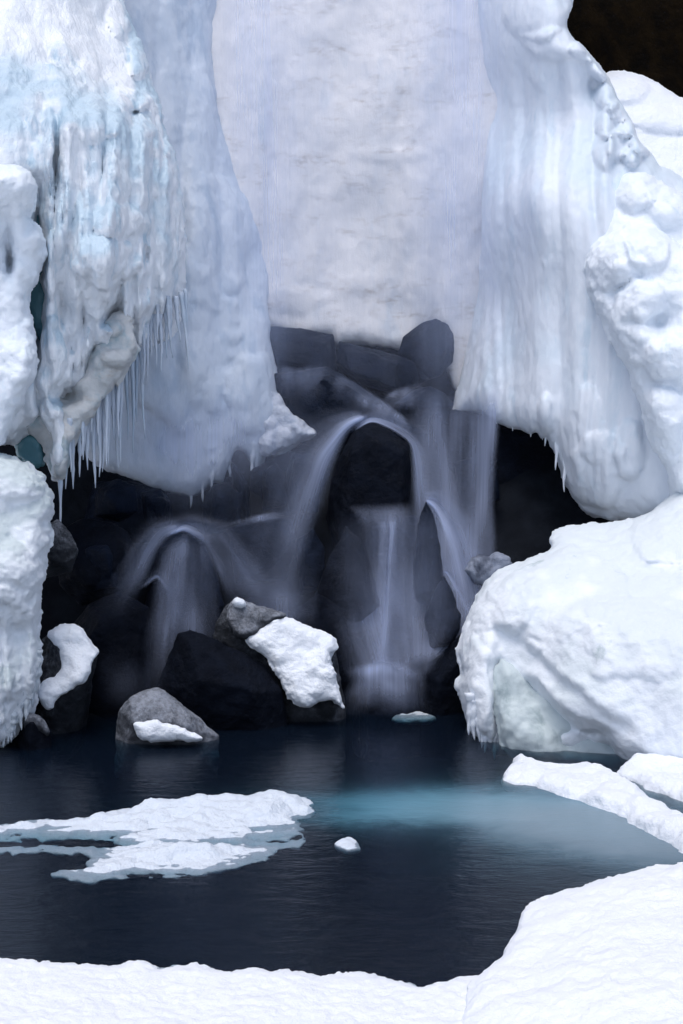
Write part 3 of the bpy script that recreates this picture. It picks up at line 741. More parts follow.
def boulder_hook(X, Y, yf):
    # undercut: old green ice below the snow lip
    lip = 640 + .80 * (X - 490) + 6 * np.sin(X / 11) + 9 * perlin(X / 30, Y / 30, 7.7)
    u = sstep(0, 26, Y - lip) * sstep(490, 508, X) * (1 - sstep(612, 636, X))
    lip2 = 612 + .78 * (X - 490) + 8 * perlin(X / 26, Y / 40, 3.7)
    u2 = sstep(0, 14, Y - lip2) * sstep(488, 502, X) * (1 - sstep(600, 650, X))
    return yf + .30 * u + .12 * u2
rb = mass('snow_boulder',
    [(459, 646), (463, 626), (470, 610), (478, 592), (490, 580), (501, 571), (515, 566), (530, 558), (545, 551), (552, 546), (549, 541), (556, 532), (570, 525), (590, 523), (610, 524), (630, 521), (646, 512), (661, 500), (676, 487), (700, 474), (820, 440), (820, 800), (700, 782), (650, 776), (622, 768), (590, 764), (560, 761), (530, 759), (514, 756), (500, 757), (489, 750), (478, 741), (468, 729), (464, 710), (459, 696), (458, 684), (464, 673), (461, 660)],
    [(470, 640, 13.6), (480, 720, 13.3), (540, 560, 13.9), (600, 530, 14.3), (600, 620, 12.9), (560, 680, 12.75), (530, 750, 12.75), (620, 755, 12.45), (680, 700, 12.2), (680, 490, 14.4), (690, 600, 12.9), (800, 640, 12.2), (800, 470, 14.2), (800, 780, 11.8)],
    M_BOULDER, R=34, B=.45, T=.9, step=2.2, sy=.04, n3=((1.5, .08), (3.5, .035)), cells=(1.6, .09), fine=((6, .014), (16, .006)), jag=1.6, bare=.62, hook=boulder_hook,
    lumps=((476, 690, 16, 50, .14), (500, 600, 40, 34, .08), (640, 570, 30, 10, -.10), (560, 590, 70, 46, .08), (640, 640, 60, 40, .08), (668, 540, 34, 26, .10), (560, 742, 46, 12, .12)))
tag(rb, 'big white snow boulder on the right with a grey green undercut above the water', 'snow boulder')
k = 0
for (x, y0, y1) in [(470, 705, 735), (474, 712, 744), (478, 715, 750), (482, 720, 748), (486, 722, 757), (490, 725, 752), (494, 728, 760), (499, 730, 756)]:
    icicle(x, y0 - 12, y1 - 4 * (k % 3), 13.34, .045, rb, mat=M_CURT, seed=60 + k); k += 1

us = mass('ice_underside', [(498, 656), (515, 664), (540, 684), (570, 706), (602, 732), (626, 756), (616, 767), (590, 765), (560, 762), (530, 759), (513, 757), (502, 744), (495, 700)],
    [(505, 680, 13.22), (560, 720, 13.08), (620, 755, 12.78), (530, 750, 13.0), (580, 758, 12.92)], M_UNDER, R=16, B=.15, T=.4, step=1.9, sy=.03, n3=((1.8, .12), (4, .04)), cells=(2.4, .12), fine=((12, .008),), jag=1.5, parent=rb)
us['label'] = 'grey green bare ice under the snow lip'
fwd = mass('frost_wedge', [(266, 384), (276, 391), (286, 405), (300, 417), (319, 432), (312, 440), (297, 442), (286, 450), (276, 452), (264, 456), (256, 440), (258, 410)],
    [(268, 400, 16.72), (305, 432, 16.62), (268, 445, 16.6)], M_FROSTICE, R=12, B=.14, T=.4, step=1.6, sy=.03, n3=((3, .06), (7, .04)), cells=(6, .06), fine=((16, .012),), jag=2.2, parent=cl)
fwd['label'] = 'whiter frosted wedge at the right foot of the column'
k = 0
for (x, y0, y1, Y, r_) in [(202, 480, 502, 16.1, .05), (212, 472, 492, 16.1, .05), (253, 462, 480, 16.3, .045), (229, 460, 478, 16.3, .05), (190, 490, 508, 16.1, .04)]:
    icicle(x, y0 - 26, y1, Y + .40, r_, cl, mat=M_COLUMN, seed=110 + k); k += 1

# ================================================================== FLOES AND BANKS
def fl_top(X, Y):
    n = fbm(X * 2.0, Y * 4.5, 4.4, 4); n2 = fbm(X * 5, Y * 11, 8.4, 3)
    ridge = np.exp(-((Y - 11.05 - .12 * X) / .42) ** 2) * (.35 + .65 * sstep(-3.6, -.8, X))
    front = np.exp(-((Y - 9.72 - .10 * (X + 1)) / .12) ** 2) * sstep(-2.2, -1.7, X)
    hole = np.exp(-((X + 2.15) / .45) ** 2 - ((Y - 10.15) / .22) ** 2)
    return .0 + .115 * ridge + .065 * front + .05 * n + .026 * n2 - .10 * hole
jf = plan_mass('ice_floe',
    [(-160, 826), (-60, 823), (0, 822), (55, 818), (96, 816), (118, 809), (150, 804), (200, 799), (240, 796), (280, 793), (300, 795), (313, 803), (317, 812), (308, 820), (308, 833), (296, 846), (270, 853), (250, 861), (215, 869), (170, 876), (120, 878), (76, 877), (54, 873), (64, 866), (90, 862), (96, 856), (60, 848), (30, 848), (0, 853), (-160, 862)],
    fl_top, M_FLOE, R=.32, soft=True, rim=.012, under=.02, step=.022, sz=.014, n3=((2.6, .015), (8, .010)), fine=((12, .010), (30, .006)), jag=.09)
tag(jf, 'large flat slushy ice floe lying half sunk on the pool at the left', 'ice floe', 'ice floating in the pool')
jf3 = plan_mass('ice_floe', [(332, 844), (339, 840), (346, 838), (355, 839), (361, 844), (358, 848), (344, 849)],
    lambda X, Y: .015 + .0 * X, M_FLOE, R=.14, under=.03, rim=.01, step=.012, sz=.012, n3=((6, .022), (13, .018)), fine=((20, .006),), jag=.02)
tag(jf3, 'tiny lump of white ice floating alone near the middle of the pool', 'ice floe', 'ice floating in the pool')
s1 = plan_mass('ice_ledge',
    [(498, 782), (504, 775), (507, 764), (520, 758), (532, 763), (546, 768), (566, 770), (592, 772), (610, 776), (626, 785), (640, 791), (655, 803), (684, 822), (800, 862), (800, 892), (684, 853), (660, 841), (640, 829), (620, 816), (600, 807), (575, 801), (555, 796), (540, 789), (525, 784), (512, 785)],
    lambda X, Y: .11 + .05 * fbm(X * 2.2, Y * 2.2, 9.4, 3), M_SNOW, R=.18, under=.05, n3=((2.5, .05), (6, .02)), fine=((12, .012),), jag=.05)
tag(s1, 'long white snow topped ice ledge reaching into the water from the right edge', 'ice ledge', 'ice ledges along the right shore')
s2 = plan_mass('ice_ledge',
    [(614, 774), (624, 767), (645, 764), (684, 768), (820, 772), (820, 832), (720, 818), (690, 806), (666, 797), (644, 788), (626, 781)],
    lambda X, Y: .10 + .05 * fbm(X * 2.2, Y * 2.2, 5.4, 3), M_SNOW, R=.18, under=.05, n3=((2.5, .04), (6, .02)), fine=((12, .012),), jag=.05)
tag(s2, 'short snow covered ledge tucked between the snow boulder and the long ice ledge', 'ice ledge', 'ice ledges along the right shore')

# sunken ice seen through the water
b1 = mass('snow_bank',
    [(-160, 964), (-40, 962), (0, 960), (12, 959), (24, 962), (50, 961), (76, 963), (100, 966), (120, 964), (131, 959), (145, 960), (160, 967), (185, 964), (204, 965), (215, 970), (228, 973), (240, 967), (252, 966), (265, 971), (286, 970), (300, 971), (320, 976), (345, 972), (360, 970), (376, 975), (396, 980), (420, 985), (440, 984), (456, 978), (466, 973), (480, 975), (520, 990), (540, 1180), (-160, 1180)],
    [(x, y, 2.86 * 1400 / (y - 430)) for y in (955, 985, 1020, 1060, 1110, 1180) for x in (-150, 60, 270, 500)],
    M_BANK, R=9, B=.05, T=.5, step=2.2, sy=.03, n3=((2.5, .03), (7, .02)), cells=(7, .03), fine=((16, .008), (34, .004)), jag=1.6, bare=.3, zfloor=None)
tag(b1, 'low white snow bank along the bottom left with a crumbly edge', 'snow bank', 'snow banks in the foreground')
b2 = mass('snow_bank',
    [(440, 1180), (458, 1030), (468, 992), (478, 976), (491, 965), (505, 949), (515, 931), (521, 919), (525, 910), (540, 903), (560, 893), (590, 882), (620, 875), (650, 869), (684, 865), (840, 856), (840, 1180)],
    [(480, 985, 7.0), (525, 915, 7.7), (684, 870, 7.9), (830, 865, 7.9), (600, 960, 6.9), (500, 1160, 5.6), (820, 1160, 5.4), (760, 980, 6.5)],
    M_BANK, R=22, B=.12, T=.5, step=2.2, sy=.03, n3=((1.6, .06), (4, .03)), cells=(3.4, .05), fine=((9, .010), (24, .004)), jag=1.3, bare=.3, zfloor=None)
tag(b2, 'rounded white snow bank rising at the bottom right corner', 'snow bank', 'snow banks in the foreground')

# ================================================================== ROCKS
GB = 'dark boulders under the waterfall'
B = boulder
B([(371, 421), (386, 428), (409, 443), (411, 475), (411, 520), (404, 570), (340, 575), (326, 520), (330, 485), (338, 462), (350, 436), (358, 425)], 16.15,
  'big angular black boulder in the centre with water arching over its top', GB, front=[(372, 440, .45), (405, 455, .30), (402, 515, .42), (338, 530, .45), (352, 455, .38)], thick=.9, mat=M_ROCKB, seed=1)
B([(262, 325), (300, 328), (333, 334), (336, 352), (338, 372), (320, 385), (285, 390), (268, 375)], 17.25, 'dark block under the scalloped lower edge of the frozen waterfall, leftmost of the top row', GB, front=[(325, 345, .2), (280, 360, .25), (320, 368, .3)], thick=.8, seed=2)
B([(268, 374), (298, 373), (325, 366), (340, 372), (376, 396), (414, 428), (400, 450), (340, 455), (300, 445), (272, 420)], 16.95, 'long dark slab sloping down to the right above the central boulder', GB, front=[(330, 376, .30), (372, 402, .34), (300, 400, .3), (345, 430, .42)], thick=.9, seed=3)
B([(339, 341), (370, 349), (400, 355), (416, 362), (420, 386), (402, 396), (370, 388), (345, 374), (334, 362)], 17.2, 'flat topped dark block at the foot of the frozen waterfall, beside the round boulder', GB, front=[(345, 350, .18), (398, 364, .22), (395, 388, .3), (350, 370, .25)], thick=.7, seed=4)
B([(397, 352), (404, 336), (419, 324), (435, 319), (448, 325), (454, 335), (454, 362), (442, 376), (420, 384), (404, 372)], 17.4, 'rounded dark boulder highest up against the frozen waterfall', GB, bulge=.3, thick=.6, seed=5)
B([(393, 404), (414, 388), (430, 386), (446, 394), (454, 404), (444, 424), (430, 436), (412, 432), (397, 416)], 16.9, 'small wedge shaped dark rock between the central boulder and the ice curtain', GB, bulge=.25, thick=.6, seed=6)
B([(432, 425), (452, 410), (500, 412), (545, 425), (566, 470), (590, 520), (575, 570), (500, 590), (450, 550), (432, 490)], 17.0, 'very large black rock in the deep shade below the ice curtain', GB, front=[(452, 465, .22), (500, 480, .3), (545, 500, .2), (470, 540, .3)], thick=1.0, mat=M_ROCKB, seed=7)
B([(426, 503), (433, 516), (440, 548), (444, 592), (430, 606), (412, 600), (412, 560), (418, 524)], 15.25, 'narrow pointed rock parting the water below and right of the central boulder', GB, front=[(426, 515, .1), (428, 590, .3)], thick=.6, seed=8)
B([(346, 524), (360, 537), (370, 560), (380, 605), (362, 640), (330, 630), (312, 604), (324, 572), (335, 546)], 15.30, 'dark pillar shaped rock under the left end of the central boulder', GB, front=[(346, 540, .15), (345, 600, .35), (366, 600, .25)], thick=.7, mat=M_ROCKB, seed=9)
B([(366, 522), (380, 516), (416, 514), (424, 530), (424, 620), (420, 690), (355, 690), (352, 640), (364, 580)], 15.95, 'flat topped block under the central boulder with a thin stream falling down it', GB, front=[(372, 526, .2), (416, 524, .2), (380, 640, .55), (415, 640, .5)], thick=.8, seed=10)
B([(444, 573), (452, 590), (462, 616), (458, 650), (430, 650), (424, 620), (434, 592)], 14.9, 'small pointed rock low on the right of the falls', GB, front=[(444, 590, .1), (444, 640, .3)], thick=.6, seed=11)
B([(464, 630), (472, 660), (468, 706), (445, 710), (420, 706), (419, 674), (438, 664), (452, 650)], 14.75, 'dark wet rock at the water line against the snow boulder', GB, front=[(440, 680, .25), (456, 665, .2)], thick=.7, mat=M_ROCKB, seed=12, foot=-.5)
B([(358, 674), (378, 661), (400, 662), (418, 674), (424, 712), (352, 712)], 14.9, 'low rounded rock at the foot of the falls under a thin film of water', GB, bulge=.3, thick=.6, seed=13, foot=-.5)
B([(318, 594), (330, 598), (344, 610), (352, 645), (345, 690), (300, 690), (288, 625), (296, 608)], 15.0, 'pointed black rock behind the snow capped boulder', GB, front=[(320, 604, .1), (318, 650, .3)], thick=.6, mat=M_ROCKB, seed=14, foot=-.4)
B([(244, 600), (254, 594), (266, 597), (284, 606), (300, 617), (296, 650), (250, 650)], 14.95, 'thin black rock edge showing just above the snow capped boulder', GB, bulge=.15, thick=.5, mat=M_ROCKB, seed=15)

sr = B([(216, 622), (226, 604), (236, 600), (260, 609), (292, 620), (328, 634), (336, 645), (335, 670), (344, 700), (346, 716), (300, 716), (262, 714), (232, 692), (212, 645)], 14.45, 'boulder in the middle of the pool edge capped with a thick white slab of snow', 'boulders at the edge of the pool',
       front=[(246, 640, .15), (292, 690, .30), (330, 690, .25), (280, 650, .25), (310, 640, .2)], thick=.7, mat=M_DUST, seed=16, foot=-.5)
o = mass('snow_cap', [(244, 638), (262, 626), (276, 612), (284, 613), (294, 621), (318, 630), (333, 635), (337, 645), (333, 660), (336, 680), (341, 695), (346, 711), (336, 705), (320, 701), (309, 708), (297, 707), (287, 695), (279, 675), (264, 656)],
         [(260, 640, 14.08), (320, 640, 14.12), (300, 700, 13.9), (335, 700, 13.92), (330, 660, 14.0)], M_SNOW, R=16, B=.12, T=.35, step=1.5, sy=.022, n3=((3, .04), (7, .03), (14, .012)), fine=((22, .006),), jag=2.2, parent=sr)
o = mass('icy_crust', [(227, 606), (231, 599), (238, 597), (247, 602), (262, 606), (280, 611), (290, 616), (268, 626), (250, 640), (236, 636), (227, 624)],
         [(232, 605, 14.22), (280, 614, 14.2), (240, 632, 14.1)], M_FROST, R=9, B=.10, T=.3, step=1.5, sy=.025, n3=((4, .03), (9, .02)), fine=((18, .008),), jag=1.2, parent=sr)
o['label'] = 'grey icy crust beside the white snow slab'
o = mass('snow_cap', [(231, 604), (233, 598), (239, 597), (246, 601), (246, 607), (238, 609)], [(238, 602, 14.15)], M_SNOW, R=6, B=.07, T=.15, step=1.2, sy=.02, n3=((6, .015),), fine=((18, .004),), jag=.8, parent=sr)

B([(179, 634), (190, 630), (206, 634), (218, 646), (244, 652), (264, 664), (282, 692), (288, 714), (262, 726), (215, 730), (176, 722), (152, 700), (158, 680), (168, 656)], 14.1, 'wide black boulder left of the snow capped boulder', 'boulders at the edge of the pool',
  front=[(190, 645, .2), (212, 655, .28), (200, 680, .4), (250, 690, .4)], thick=.7, mat=M_ROCKB, seed=17, foot=-.5)
fr = B([(114, 728), (118, 710), (130, 697), (145, 690), (158, 687), (170, 695), (186, 710), (205, 722), (219, 736), (214, 746), (160, 750), (118, 744)], 13.4, 'small frost covered grey rock in the water with a white patch at its base', 'boulders at the edge of the pool',
       front=[(150, 705, .2), (135, 722, .25), (180, 725, .3)], thick=.5, mat=M_FROST, seed=18, foot=-.4)
mass('snow_patch', [(131, 722), (145, 721), (156, 719), (168, 724), (184, 727), (192, 733), (206, 739), (196, 742), (168, 742), (144, 742), (136, 733)], [(150, 728, 13.0), (195, 738, 13.02)], M_SNOW, R=8, B=.08, T=.25, step=1.3, sy=.02, n3=((5, .02), (12, .012)), fine=((18, .004),), jag=1.6, parent=fr)
lr = B([(40, 640), (50, 630), (62, 625), (78, 628), (90, 640), (98, 652), (92, 662), (84, 682), (70, 694), (55, 706), (38, 712), (30, 690)], 13.8, 'snow rimmed rock beside the snow mound at the left', 'boulders at the edge of the pool',
       front=[(60, 655, .2), (62, 675, .25)], thick=.6, mat=M_DUST, seed=19, foot=-.3)
mass('snow_rim', [(46, 633), (58, 626), (68, 624), (80, 628), (92, 640), (102, 651), (95, 656), (90, 668), (86, 680), (72, 691), (58, 698), (52, 712), (44, 710), (40, 700), (36, 692), (44, 684), (54, 678), (61, 668), (62, 656), (58, 648), (50, 641)],
     [(60, 632, 13.58), (95, 650, 13.5), (75, 680, 13.38), (45, 695, 13.36)], M_SNOW, R=14, B=.10, T=.3, step=1.4, sy=.022, n3=((4, .045), (9, .025)), fine=((16, .006),), jag=1.3, parent=lr)
lr2 = B([(18, 724), (28, 715), (42, 717), (52, 730), (52, 750), (20, 756)], 13.1, 'little dark rock with a scrap of snow below the snow rimmed rock', 'boulders at the edge of the pool', bulge=.15, thick=.35, mat=M_ROCKB, seed=20, foot=-.3)
mass('snow_cap', [(20, 722), (28, 712), (38, 713), (46, 722), (51, 733), (47, 738), (38, 731), (26, 731)], [(35, 722, 13.0)], M_FROST, R=6, B=.08, T=.2, step=1.3, sy=.02, n3=((6, .02),), fine=((18, .004),), jag=1.2, parent=lr2)
B([(60, 532), (80, 517), (110, 520), (128, 532), (138, 556), (134, 582), (120, 600), (80, 606), (58, 585)], 14.9, 'rounded black boulder in the dark hollow under the icicles', GB, bulge=.35, thick=.7, mat=M_ROCKB, seed=21)
B([(88, 604), (120, 590), (150, 608), (154, 640), (146, 690), (110, 712), (70, 706), (62, 640)], 14.7, 'large black boulder behind the snow rimmed rock', GB, bulge=.4, thick=.8, mat=M_ROCKB, seed=22, foot=-.5)
B([(92, 482), (128, 480), (142, 490), (165, 487), (174, 512), (168, 545), (120, 556), (80, 535)], 16.45, 'flat dark rock under the foot of the ice column', GB, bulge=.35, thick=.8, seed=23)
B([(158, 548), (174, 533), (190, 532), (206, 546), (216, 574), (224, 606), (218, 650), (178, 665), (148, 650), (146, 604), (151, 572)], 15.25, 'dome shaped rock on the left with water pouring over it', GB, bulge=.4, thick=.7, seed=24)
B([(196, 506), (212, 482), (228, 476), (244, 470), (254, 500), (256, 560), (240, 606), (214, 590)], 16.75, 'dark upright rock right of the ice column foot', GB, bulge=.3, thick=.8, seed=25)
B([(250, 470), (275, 456), (292, 449), (312, 452), (330, 474), (330, 530), (318, 590), (270, 612), (242, 590), (246, 520)], 16.75, 'broad dark rock face left of the central boulder', GB, bulge=.3, thick=.8, seed=26)
B([(152, 580), (160, 578), (167, 596), (170, 650), (140, 655), (143, 610)], 14.95, 'small rock under water at the left foot of the dome shaped rock', GB, bulge=.2, thick=.4, mat=M_ROCKB, seed=27)
B([(36, 528), (58, 518), (70, 532), (80, 550), (72, 572), (44, 580), (34, 560)], 14.1, 'icy grey rock half hidden behind the lower left snow mound', GB, bulge=.2, thick=.5, mat=M_DUST, seed=28)
fl2 = mass('frosted_rock', [(464, 574), (470, 561), (478, 554), (486, 556), (495, 550), (504, 553), (512, 560), (510, 572), (500, 584), (476, 588)], [(475, 570, 14.9), (500, 560, 14.9)], M_FROSTDARK, R=9, B=.12, T=.3, step=1.5, sy=.025, n3=((4, .05), (9, .03)), fine=((18, .01),), jag=1.6)
tag(fl2, 'small frosty rock peeping over the snow boulder', 'boulder', GB)
B([(214, 640), (222, 628), (240, 640), (250, 660), (236, 690), (206, 690)], 14.55, 'dark rock wedged between the wide black boulder and the snow capped boulder', GB, bulge=.2, thick=.5, mat=M_ROCKB, seed=30)

GS = 'small angular blocks in the rock pile'
for P_, Y_, lab_, sd in [
    ([(96, 484), (118, 478), (136, 486), (140, 512), (120, 524), (94, 516)], 15.5, 'angular block at the left end of the row under the ice column foot', 41),
    ([(140, 492), (160, 487), (172, 500), (170, 528), (146, 530)], 15.55, 'squat block directly below the lowest tip of the ice column', 42),
    ([(200, 504), (212, 484), (230, 480), (242, 496), (240, 530), (206, 536)], 15.75, 'rounded block right of the lowest tip of the ice column', 43),
    ([(232, 462), (240, 470), (250, 490), (248, 520), (232, 516)], 16.1, 'thin tooth of rock between two drips of the ice column foot', 44),
    ([(262, 470), (276, 462), (286, 472), (288, 505), (262, 512)], 16.0, 'upright block under the frosted wedge of the ice column', 45),
    ([(284, 476), (292, 452), (312, 453), (322, 470), (318, 512), (288, 516)], 15.95, 'tall block just left of the arching water', 46),
    ([(226, 528), (262, 516), (292, 518), (300, 548), (286, 580), (236, 584)], 15.65, 'wide flat faced block below the short flat glint of water', 47),
    ([(296, 540), (312, 528), (326, 548), (326, 590), (300, 596)], 15.5, 'narrow block left of the dark pillar shaped rock', 48),
    ([(372, 556), (390, 548), (404, 560), (406, 606), (376, 610)], 15.45, 'block half seen through the thin bright stream', 49),
    ([(452, 462), (474, 456), (496, 470), (500, 500), (462, 508)], 16.35, 'ridged block seen through the broad pale sheet of water', 52),
    ([(84, 548), (108, 540), (122, 556), (118, 588), (88, 592)], 14.75, 'dark block in the hollow right of the icy grey rock', 53)]:
    boulder(P_, Y_, lab_, GS, bulge=.22, thick=.45, seed=sd, foot=-.3 if P_[0][1] > 690 else None)

# ================================================================== FALLING WATER
veil('thin wide curtain of water drifting down the frozen waterfall face', [[(236, -120, 17.05), (236, 420, 16.75)], [(330, -120, 16.95), (330, 430, 16.62)], [(430, -120, 16.95), (430, 450, 16.62)], [(500, -120, 16.95), (500, 450, 16.75)]], .08, (.35, .2), (.1, .25), M=70, N=60, seed=1, wide=1)
veil('water arching off the left shoulder of the central boulder', [[(372, 420, 15.7), (357, 427, 15.62), (348, 440, 15.6), (337, 465, 15.5), (330, 492, 15.45), (318, 540, 15.35), (304, 618, 15.2)], [(366, 410, 15.9), (335, 416, 15.8), (298, 440, 15.7), (282, 480, 15.55), (264, 540, 15.4), (236, 622, 15.2)]], .95, (.40, .85), (.05, .45), seed=2, wide=1, skirt=0.30, thin=.40)
veil('water arching off the right shoulder of the central boulder', [[(352, 434, 15.68), (371, 421, 15.68), (390, 431, 15.66), (409, 444, 15.6), (411, 480, 15.5), (412, 530, 15.35), (410, 590, 15.2)], [(346, 426, 15.85), (372, 410, 15.85), (410, 418, 15.8), (442, 444, 15.7), (458, 490, 15.5), (472, 540, 15.35), (478, 610, 15.2)]], 1.0, (.20, .85), (.10, .5), seed=3, wide=1, skirt=0.30, thin=.34)
veil('broad pale sheet of water right of the central boulder', [[(404, 385, 16.4), (404, 470, 16.1), (408, 650, 15.3)], [(450, 380, 16.4), (450, 480, 16.1), (445, 690, 15.2)], [(502, 375, 16.4), (500, 480, 16.2), (494, 680, 15.4)]], .50, (.5, .14), (.15, .4), M=60, seed=4, wide=1)
veil('water sliding down the right side of the narrow pointed rock', [[(424, 505, 15.45), (427, 502, 15.42), (436, 520, 15.38), (443, 560, 15.2), (447, 600, 15.05), (440, 676, 14.7)], [(420, 494, 15.5), (440, 490, 15.5), (466, 515, 15.4), (490, 570, 15.2), (502, 620, 15.0), (478, 676, 14.7)]], 1.0, (.16, .8), (.05, .4), seed=5, wide=1, skirt=0.30, thin=.45)
veil('water sliding past the small pointed rock low on the right', [[(440, 578, 15.1), (445, 572, 15.08), (454, 592, 15.0), (465, 622, 14.9), (455, 664, 14.7)], [(436, 566, 15.15), (456, 562, 15.1), (480, 590, 15.0), (494, 625, 14.9), (474, 668, 14.7)]], .55, (.18, .8), (.10, .4), seed=17, wide=1, skirt=0.28, thin=.5)
veil('water spreading over the flat ledge below the central boulder', [[(340, 503, 15.6), (352, 514, 15.5), (356, 550, 15.4), (356, 640, 15.0)], [(380, 501, 15.6), (384, 514, 15.45), (386, 560, 15.3), (386, 650, 14.9)], [(424, 498, 15.6), (424, 510, 15.5), (420, 550, 15.4), (418, 640, 15.0)]], .15, (.45, .4), (.08, .6), seed=6, wide=1, peak=(1.0, .12, .06))
veil('thin bright stream dropping from the flat ledge', [[(374, 519, 15.35), (377, 524, 15.3), (374, 600, 15.0), (366, 694, 14.6)], [(400, 516, 15.35), (400, 526, 15.3), (397, 600, 15.0), (392, 694, 14.6)]], .48, (.5, .5), (.04, .6), seed=7, uvw=1.3, wide=1, peak=(.4, .06, .08))
veil('wide soft fan of water ending above the pool', [[(322, 550, 15.55), (326, 620, 15.2), (356, 684, 14.72)], [(395, 540, 15.5), (398, 620, 15.15), (408, 680, 14.68)], [(484, 540, 15.5), (482, 610, 15.1), (452, 652, 14.72)]], .40, (.35, .3), (.6, .12), M=60, seed=8, wide=1)
veil('low fringe of water over the rounded rock at the foot of the falls', [[(340, 668, 14.45), (340, 690, 14.4), (338, 718, 14.35)], [(385, 655, 14.4), (385, 690, 14.3), (385, 720, 14.25)], [(430, 668, 14.45), (432, 690, 14.4), (434, 716, 14.35)]], .34, (.4, .4), (.15, .6), seed=9, wide=1, peak=(.8, .18, .1))
veil('water spilling off the left side of the dome shaped rock', [[(184, 530, 14.75), (170, 538, 14.7), (158, 556, 14.66), (148, 580, 14.6), (130, 625, 14.5)], [(182, 518, 14.9), (154, 524, 14.85), (132, 548, 14.75), (112, 590, 14.65), (84, 630, 14.5)]], .50, (.35, .65), (.08, .6), seed=10, wide=1, skirt=0.35, thin=.5)
veil('pale middle strand of water over the dome shaped rock', [[(158, 540, 14.8), (148, 575, 14.7), (140, 630, 14.55), (134, 700, 14.4)], [(186, 528, 14.75), (184, 570, 14.62), (180, 630, 14.5), (172, 706, 14.35)], [(212, 538, 14.8), (222, 575, 14.7), (224, 630, 14.55), (218, 700, 14.4)]], .50, (.45, .4), (.12, .65), seed=11, wide=1)
veil('bright arch of water down the right side of the dome shaped rock', [[(166, 540, 14.75), (183, 532, 14.7), (204, 546, 14.68), (216, 576, 14.62), (224, 612, 14.55)], [(160, 528, 14.9), (188, 516, 14.85), (226, 526, 14.8), (258, 572, 14.7), (296, 622, 14.6)]], .90, (.22, .85), (.12, .4), seed=12, wide=1, skirt=0.30, thin=.45)
veil('little arch of water over the small rock at the foot of the dome', [[(140, 592, 14.6), (157, 579, 14.58), (166, 594, 14.55), (170, 640, 14.45)], [(134, 586, 14.65), (157, 569, 14.62), (178, 588, 14.58), (186, 640, 14.45)]], .30, (.25, .6), (.2, .6), seed=18, wide=1, skirt=0.35)
veil('faint mist of water below the foot of the ice column', [[(90, 420, 15.7), (95, 570, 15.2)], [(200, 420, 15.65), (200, 600, 15.05)], [(270, 410, 15.65), (270, 625, 15.0)], [(345, 410, 15.7), (340, 630, 15.0)]], .03, (.3, .3), (.3, .35), M=60, seed=13, wide=1)
veil('short flat glint of water on the rock face left of the central boulder', [[(218, 523, 15.6), (218, 530, 15.58)], [(258, 513, 15.55), (258, 525, 15.5)], [(296, 508, 15.6), (296, 518, 15.58)]], .36, (.5, .5), (.4, .6), seed=14, wide=1)
veil('soft spray gathering between the dome and the black rocks', [[(214, 540, 14.95), (222, 636, 14.75)], [(270, 550, 14.9), (276, 640, 14.75)], [(330, 540, 14.95), (316, 640, 14.8)]], .20, (.4, .4), (.6, .3), seed=15, wide=1)
veil('faint spray over the water left of the frosted grey rock', [[(80, 650, 14.05), (76, 716, 13.9)], [(140, 640, 14.0), (140, 714, 13.9)], [(178, 630, 14.1), (172, 704, 14.0)]], .06, (.45, .45), (.5, .45), seed=16, wide=1)
veil('thin film of water slipping over the long dark slab', [[(336, 370, 16.4), (332, 378, 16.35), (326, 400, 16.25)], [(378, 394, 16.4), (374, 403, 16.35), (370, 425, 16.25)], [(416, 424, 16.4), (412, 432, 16.35), (410, 446, 16.3)]], .26, (.2, .2), (.15, .8), seed=21, wide=1)
veil('thin film of water running off the flat topped block', [[(384, 392, 16.6), (378, 402, 16.5), (372, 412, 16.45)], [(404, 384, 16.6), (404, 396, 16.5), (400, 414, 16.4)], [(424, 378, 16.6), (426, 392, 16.5), (426, 410, 16.4)]], .30, (.4, .4), (.3, .6), seed=22, wide=1)
veil('faint film of water on the dark block under the frozen waterfall', [[(268, 362, 16.75), (268, 400, 16.6)], [(300, 366, 16.7), (300, 410, 16.55)], [(334, 358, 16.75), (334, 400, 16.6)]], .16, (.3, .3), (.15, .8), seed=23, wide=1)
veil('soft low spray drifting across the feet of the pointed rocks', [[(312, 560, 14.7), (318, 630, 14.6), (346, 690, 14.45)], [(390, 545, 14.65), (396, 620, 14.55), (404, 690, 14.4)], [(476, 555, 14.75), (474, 610, 14.65), (446, 668, 14.5)]], .30, (.4, .35), (.75, .2), M=60, seed=34, wide=1)
veil('thin film of water running over the pointed rocks', [[(318, 515, 14.85), (316, 640, 14.65)], [(390, 505, 14.85), (392, 650, 14.6)], [(470, 495, 14.9), (470, 640, 14.68)]], .09, (.35, .35), (.2, .4), M=60, seed=35, wide=1)
veil('pale drift of water in front of the ice column foot', [[(100, 380, 15.95), (100, 515, 15.6)], [(180, 380, 15.85), (180, 530, 15.45)], [(250, 365, 15.85), (250, 500, 15.5)], [(330, 360, 15.95), (330, 480, 15.65)]], .30, (.4, .4), (.5, .5), M=60, seed=31, wide=1)
veil('falling haze of water along the seam of column and frozen waterfall', [[(170, -140, 16.4), (180, 400, 16.1)], [(225, -140, 16.35), (235, 410, 16.1)], [(275, -140, 16.35), (285, 410, 16.1)], [(340, -140, 16.4), (350, 400, 16.15)]], .30, (.45, .45), (.1, .3), M=60, seed=32, wide=1)
veil('falling haze of water along the seam of frozen waterfall and ice curtain', [[(390, -140, 16.3), (390, 430, 16.2)], [(440, -140, 16.2), (440, 450, 16.1)], [(490, -140, 15.9), (490, 450, 15.8)], [(550, -140, 15.6), (545, 430, 15.55)]], .30, (.45, .45), (.1, .3), M=60, seed=33, wide=1)
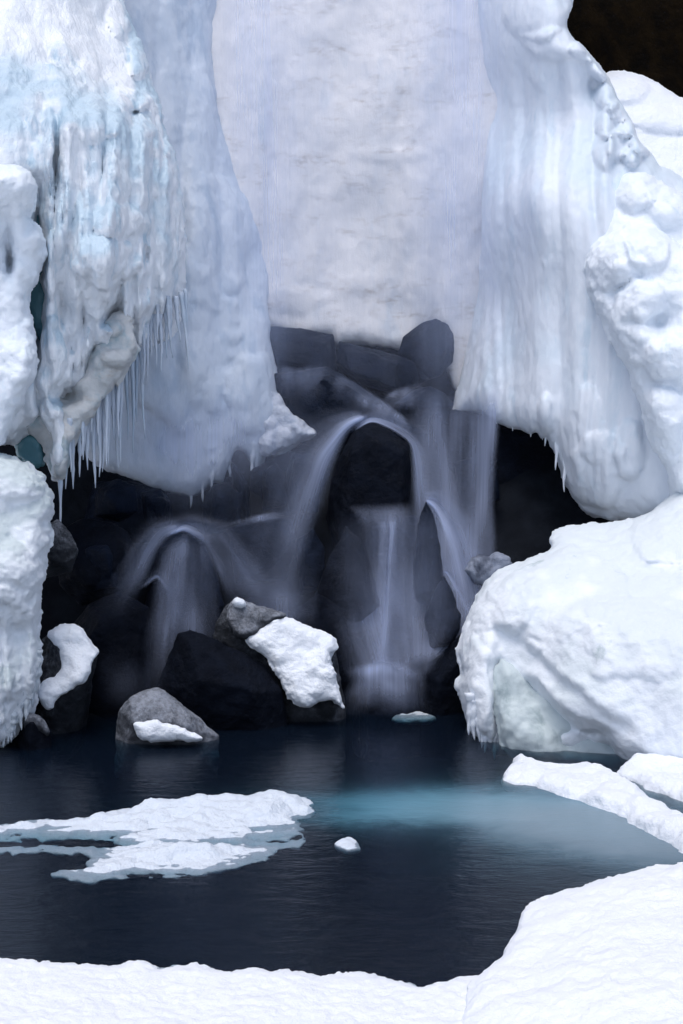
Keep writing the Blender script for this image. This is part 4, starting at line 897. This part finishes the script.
foam = plan_mass('foam', [(380, 712), (395, 705), (420, 702), (445, 706), (455, 711), (430, 716), (400, 717)], lambda X, Y: .004 + 0 * X, M_FLOE, R=.2, under=.05, step=.02, sz=.015, n3=((6, .012),), jag=.05, bare=.6)
tag(foam, 'small pale patch of foam on the pool at the foot of the falls', 'foam')

# ================================================================== LIGHT, SKY, CAMERA
w = bpy.data.worlds.new('World'); sc.world = w; w.use_nodes = True
nt = w.node_tree; nt.nodes.clear()
sky = nt.nodes.new('ShaderNodeTexSky'); sky.sky_type = 'NISHITA'; sky.sun_disc = False
EL, AZ = math.radians(70), math.radians(200)    # high, from behind the viewer
sky.sun_elevation = EL; sky.sun_rotation = AZ; sky.air_density = 1.0; sky.dust_density = 3.0; sky.ozone_density = 1.0
bg = nt.nodes.new('ShaderNodeBackground'); bg.inputs['Strength'].default_value = .145
out = nt.nodes.new('ShaderNodeOutputWorld')
nt.links.new(sky.outputs[0], bg.inputs[0]); nt.links.new(bg.outputs[0], out.inputs[0])
ld = bpy.data.lights.new('sun', 'SUN'); ld.energy = 1.25; ld.angle = math.radians(35); ld.color = (1, .985, .97)
lo_ = bpy.data.objects.new('sun', ld); COL.objects.link(lo_)
from mathutils import Vector
dirv = Vector((math.sin(AZ) * math.cos(EL), math.cos(AZ) * math.cos(EL), math.sin(EL)))
lo_.rotation_euler = dirv.to_track_quat('Z', 'Y').to_euler()
lo_.location = (0, 0, 20)

cd = bpy.data.cameras.new('camera'); cam = bpy.data.objects.new('camera', cd); COL.objects.link(cam)
cam.location = (0, 0, CAMH); cam.rotation_euler = (math.pi / 2 - PIT, 0, 0)
cd.sensor_width = 36; cd.lens = F / 1024 * 36; cd.clip_end = 500; cd.clip_start = .1
sc.camera = cam
sc.view_settings.view_transform = 'Standard'; sc.view_settings.look = 'None'; sc.view_settings.gamma = 1
sc.view_settings.exposure = 0.30
sc.render.engine = 'CYCLES'
sc.cycles.transparent_max_bounces = 24; sc.cycles.max_bounces = 8; sc.cycles.diffuse_bounces = 4; sc.cycles.glossy_bounces = 3
sc.cycles.use_denoising = True
for o in list(bpy.data.objects):
    if '_org' in o.keys(): del o['_org']
